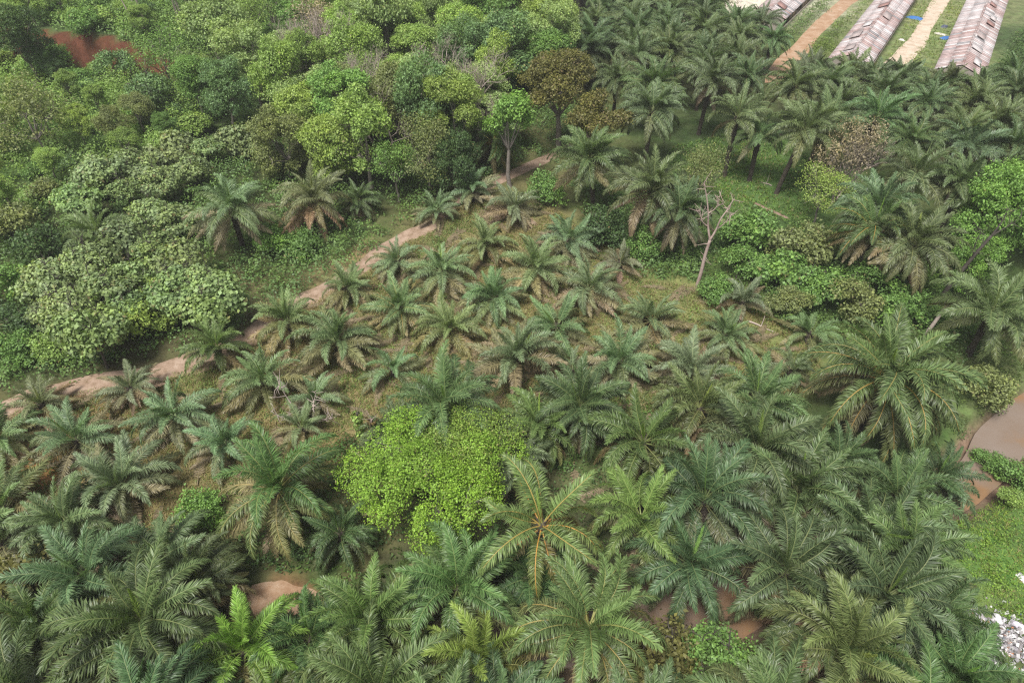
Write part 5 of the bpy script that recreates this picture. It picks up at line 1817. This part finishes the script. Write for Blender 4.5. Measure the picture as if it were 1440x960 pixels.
# dry cut fronds lying about the clearing, past counting
_r = np.random.default_rng(90)
lx, ly = scatter_xy(_r, FIELD, .085)
lx2, ly2 = scatter_xy(_r, [(560, 650), (720, 610), (860, 590), (960, 590), (1090, 580), (1200, 640), (1300, 700), (1320, 760), (1360, 880), (1400, 980), (-40, 1000), (-40, 800), (300, 760), (440, 690)], .05)
lx, ly = np.concatenate([lx, lx2]), np.concatenate([ly, ly2])
lm = MB()
for x, y in zip(lx, ly):
    if any(poly_dist(np.array([x]), np.array([y]), np.array(T))[0] < 3 for T in TRACKS):
        continue
    src = FRB[9][int(_r.integers(NV))]
    P = np.vstack(src.V) * _r.uniform(3.2, 5.0)
    aa = _r.random() * 6.28
    P = P @ np.array(Matrix.Rotation(aa, 3, 'Z') @ Matrix.Rotation(-.30, 3, 'Y')).T
    P[:, 2] *= .45
    P += np.array([x, y, 0])
    P[:, 2] += H(P[:, 0], P[:, 1]) + .12
    Cc = np.vstack(src.C)
    lm.add(P, np.vstack(src.Q), np.vstack(src.T), Cc, 0)
tag(link('frond_litter', lm.mesh('frond_litter', [M_FROND]), color=(.31, .25, .16)), kind='stuff')
carpet('creeping_weeds', FIELD, 6.5, .24, .4, (.12, .185, .055), 51, thr=.44, msize=5, tracks=1.9)
cover('undergrowth', [(-90, 560), (0, 552), (110, 528), (220, 508), (310, 498), (380, 455), (450, 412), (520, 368), (600, 321), (640, 286), (720, 245), (780, 219), (830, 320), (905, 390), (990, 395),
                      (960, 300), (900, 250), (820, 210), (800, 120), (795, -60), (300, -60), (235, 110), (260, 215), (130, 250), (60, 300), (-120, 330)], 1.5, 1.5, 2.4, .38, (.13, .22, .075), 52, drop=.15, tracks=1.1)
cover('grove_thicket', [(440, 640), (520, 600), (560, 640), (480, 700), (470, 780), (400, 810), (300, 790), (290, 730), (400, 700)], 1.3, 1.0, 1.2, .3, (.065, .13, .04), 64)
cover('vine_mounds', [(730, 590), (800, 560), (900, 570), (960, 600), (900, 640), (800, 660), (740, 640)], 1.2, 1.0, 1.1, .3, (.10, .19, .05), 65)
cover('creek_edge_weeds', [(1290, 735), (1340, 712), (1390, 688), (1440, 655), (1500, 640), (1500, 670), (1400, 720), (1340, 745)], .8, .7, .8, .26, (.13, .23, .05), 66)
cover('field_scrub', FIELD, 2.2, .8, .7, .28, (.13, .20, .06), 67, drop=.35)
cover('bank_creepers', [(1250, 765), (1310, 735), (1400, 700), (1450, 670), (1560, 650), (1600, 900), (1470, 890), (1380, 850), (1350, 800)], 1.5, .8, .6, .22, (.19, .31, .06), 68, drop=.25)
grass('bank_grass', [(1250, 765), (1310, 735), (1400, 700), (1450, 670), (1560, 650), (1600, 900), (1470, 890), (1380, 850), (1350, 800)], 7, .4, (.20, .29, .06), 69, thr=.3, dry=.3, w=.04)
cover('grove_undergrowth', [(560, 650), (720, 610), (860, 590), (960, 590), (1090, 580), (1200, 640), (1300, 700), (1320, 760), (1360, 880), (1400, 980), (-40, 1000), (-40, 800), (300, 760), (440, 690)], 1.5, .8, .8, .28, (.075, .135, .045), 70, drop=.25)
cover('scrub', [(-260, 125), (-60, 122), (60, 132), (160, 140), (240, 140), (300, 170), (260, 225), (130, 260), (60, 310), (-120, 340), (-300, 330)], 1.9, 2.3, 3.6, .42, (.20, .315, .095), 53, per=30)
cover('terrace_scrub', [(-200, 89), (20, 93), (120, 103), (235, 113), (310, 110), (330, -150), (-500, -150), (-400, 0)], 2.0, 2.3, 3.4, .44, (.175, .285, .09), 54, per=30)
cover('thicket_weeds', [(900, 385), (985, 402), (1060, 432), (1140, 475), (1230, 480), (1300, 500), (1420, 500), (1440, 420), (1380, 380), (1240, 370), (1130, 310), (1060, 320), (990, 310)], 1.15, 1.2, 1.6, .33, (.12, .205, .065), 55, per=28)
cover('shore_weeds', [(1240, 520), (1440, 500), (1470, 555), (1400, 590), (1360, 640), (1300, 640)], 1.2, .9, 1.0, .28, (.11, .16, .055), 56)
carpet('grove_weeds', [(560, 650), (720, 610), (860, 590), (960, 590), (1090, 580), (1200, 640), (1300, 690), (1340, 760), (1380, 900), (1440, 980), (-40, 1000), (-40, 800), (300, 760), (440, 690)], 7.5, .28, .8, (.09, .165, .05), 57, thr=.42, msize=4)
carpet('bank_weeds', [(1250, 760), (1310, 725), (1345, 716), (1400, 690), (1450, 660), (1560, 640), (1600, 900), (1440, 885), (1385, 850), (1360, 800)], 26, .17, .5, (.15, .27, .05), 58, thr=.1, msize=2.5, base=.06)
grass('plantation_grass', [(940, 210), (1010, 190), (1110, 200), (1180, 260), (1130, 310), (1050, 305), (980, 290), (930, 260)], 5, .5, (.11, .20, .045), 59, thr=.25, dry=.15, w=.08)
grass('yard_grass', [(1232, 110), (1290, 0), (1385, 0), (1320, 110)], 2.6, .45, (.20, .27, .09), 60, thr=.30, dry=.15, w=.09)
cover('roadside_crops', [(1060, 90), (1095, 56), (1160, -5), (1190, -45), (1205, -40), (1140, 40), (1108, 70), (1088, 92)], 1.1, 1.1, 1.9, .55, (.13, .20, .075), 61, aspect=.3, tracks=2.4)
cover('roadside_weeds', [(1118, 100), (1148, 62), (1195, 5), (1240, -30), (1222, 0), (1165, 80), (1140, 105)], 1.2, 1.1, 1.5, .45, (.15, .22, .06), 62, aspect=.4, tracks=2.4)
cover('hedge_growth', [(1392, 130), (1425, 60), (1450, 20), (1600, 20), (1600, 140)], 1.8, 1.8, 3.0, .45, (.085, .15, .05), 63)

# ------------------------------------------------------------------ rubbish heap on the creek bank
r = np.random.default_rng(80)
mb = MB()
hx, hy, hz = at(1408, 902, 0)
for i in range(2200):
    a, d = r.random() * 6.28, abs(r.normal(0, 1.0))
    x, y = hx + math.cos(a) * d * 2.2, hy + math.sin(a) * d * 1.5
    z = Hs(x, y) + .03 + .45 * math.exp(-d * d * .6) * r.random()
    s = r.uniform(.04, .2)
    col = [(.60, .59, .60), (.40, .38, .41), (.68, .67, .66), (.27, .25, .25), (.46, .40, .40), (.45, .20, .10), (.16, .26, .36), (.60, .50, .14), (.12, .11, .11)][min(8, int(abs(r.normal(0, 2.6))))]
    u = rand_dirs(r, 1)[0]
    v = np.cross(u, rand_dirs(r, 1)[0])
    v /= np.linalg.norm(v)
    c = np.array([x, y, z])
    w = np.cross(u, v)
    V = [c - u * s - v * s * .7, c + u * s - v * s * .6 + w * s * .3, c + u * s * .8 + v * s * .7, c - u * s * .9 + v * s * .6 + w * s * .4]
    mb.add(V, [(0, 1, 2, 3)], None, np.array(col) * r.uniform(.7, 1.1))
tag(link('rubbish', mb.mesh('rubbish', [M_BITS])), kind='stuff')
bundle(1402, 871, .55, (.70, .70, .72), 'plastic_bag', 'large white plastic bag on top of the rubbish heap', 'bag', 11, .5)
bundle(1437, 812, .5, (.68, .66, .70), 'plastic_bag', 'white plastic bag on the weedy bank above the rubbish heap', 'bag', 12, .35)
bundle(1382, 885, .35, (.48, .20, .10), 'plastic_bag', 'orange plastic bag at the edge of the rubbish heap', 'bag', 13, .3)
bundle(1432, 880, .5, (.62, .58, .66), 'sack', 'pale sack among the rubbish at the picture edge', 'sack', 14, .4)
bundle(1370, 914, .22, (.10, .42, .42), 'plastic_bag', 'small turquoise plastic bag below the orange one', 'bag', 15, .2)

# ------------------------------------------------------------------ haze in the air over the valley
hb = MB()
hb.box((-500, -120, -14), (1000, 0, 0), (0, 900, 0), (0, 0, 84))
hm, hnt, hout = new_mat('thin_haze')
hv = N(hnt, 'ShaderNodeVolumeScatter')
hv.inputs['Density'].default_value = .00022
hv.inputs['Color'].default_value = (.97, .98, 1, 1)
hnt.links.new(hv.outputs[0], hout.inputs['Volume'])
tag(link('haze', hb.mesh('haze', [hm])), kind='stuff')

# ------------------------------------------------------------------ light
w = bpy.data.worlds.new('World')
scene.world = w
w.use_nodes = True
nt = w.node_tree
nt.nodes.clear()
wo = nt.nodes.new('ShaderNodeOutputWorld')
bg = nt.nodes.new('ShaderNodeBackground')
sky = nt.nodes.new('ShaderNodeTexSky')
sky.sky_type = 'NISHITA'
sky.sun_disc = False
SUN_EL, SUN_AZ = math.radians(66), math.radians(215)      # azimuth clockwise from +y
sky.sun_elevation = SUN_EL
sky.sun_rotation = SUN_AZ
sky.air_density = 1.0
sky.dust_density = 2.0
sky.ozone_density = 1.0
hs = nt.nodes.new('ShaderNodeHueSaturation')
hs.inputs['Saturation'].default_value = .22
nt.links.new(sky.outputs[0], hs.inputs['Color'])
nt.links.new(hs.outputs[0], bg.inputs[0])
bg.inputs[1].default_value = .15
nt.links.new(bg.outputs[0], wo.inputs[0])

sl = bpy.data.lights.new('sun', 'SUN')
sl.energy = 5.0
sl.angle = math.radians(20)
sl.color = (1.0, .96, .9)
so = bpy.data.objects.new('sun', sl)
COL.objects.link(so)
d = Vector((math.sin(SUN_AZ) * math.cos(SUN_EL), math.cos(SUN_AZ) * math.cos(SUN_EL), math.sin(SUN_EL)))
so.rotation_euler = d.to_track_quat('Z', 'Y').to_euler()

# ------------------------------------------------------------------ camera
cam = bpy.data.cameras.new('camera')
cam.sensor_width = 36
cam.lens = 24
cam.clip_end = 6000
co = bpy.data.objects.new('camera', cam)
COL.objects.link(co)
co.location = (0, 0, CAMH)
co.rotation_euler = (math.radians(90) - TH, 0, 0)
scene.camera = co
scene.view_settings.view_transform = 'Standard'
scene.view_settings.look = 'None'
scene.view_settings.exposure = 0
scene.cycles.max_bounces = 5
scene.cycles.diffuse_bounces = 3
scene.cycles.transmission_bounces = 3
scene.cycles.glossy_bounces = 2
scene.cycles.use_denoising = False
scene.cycles.filter_width = 1.3
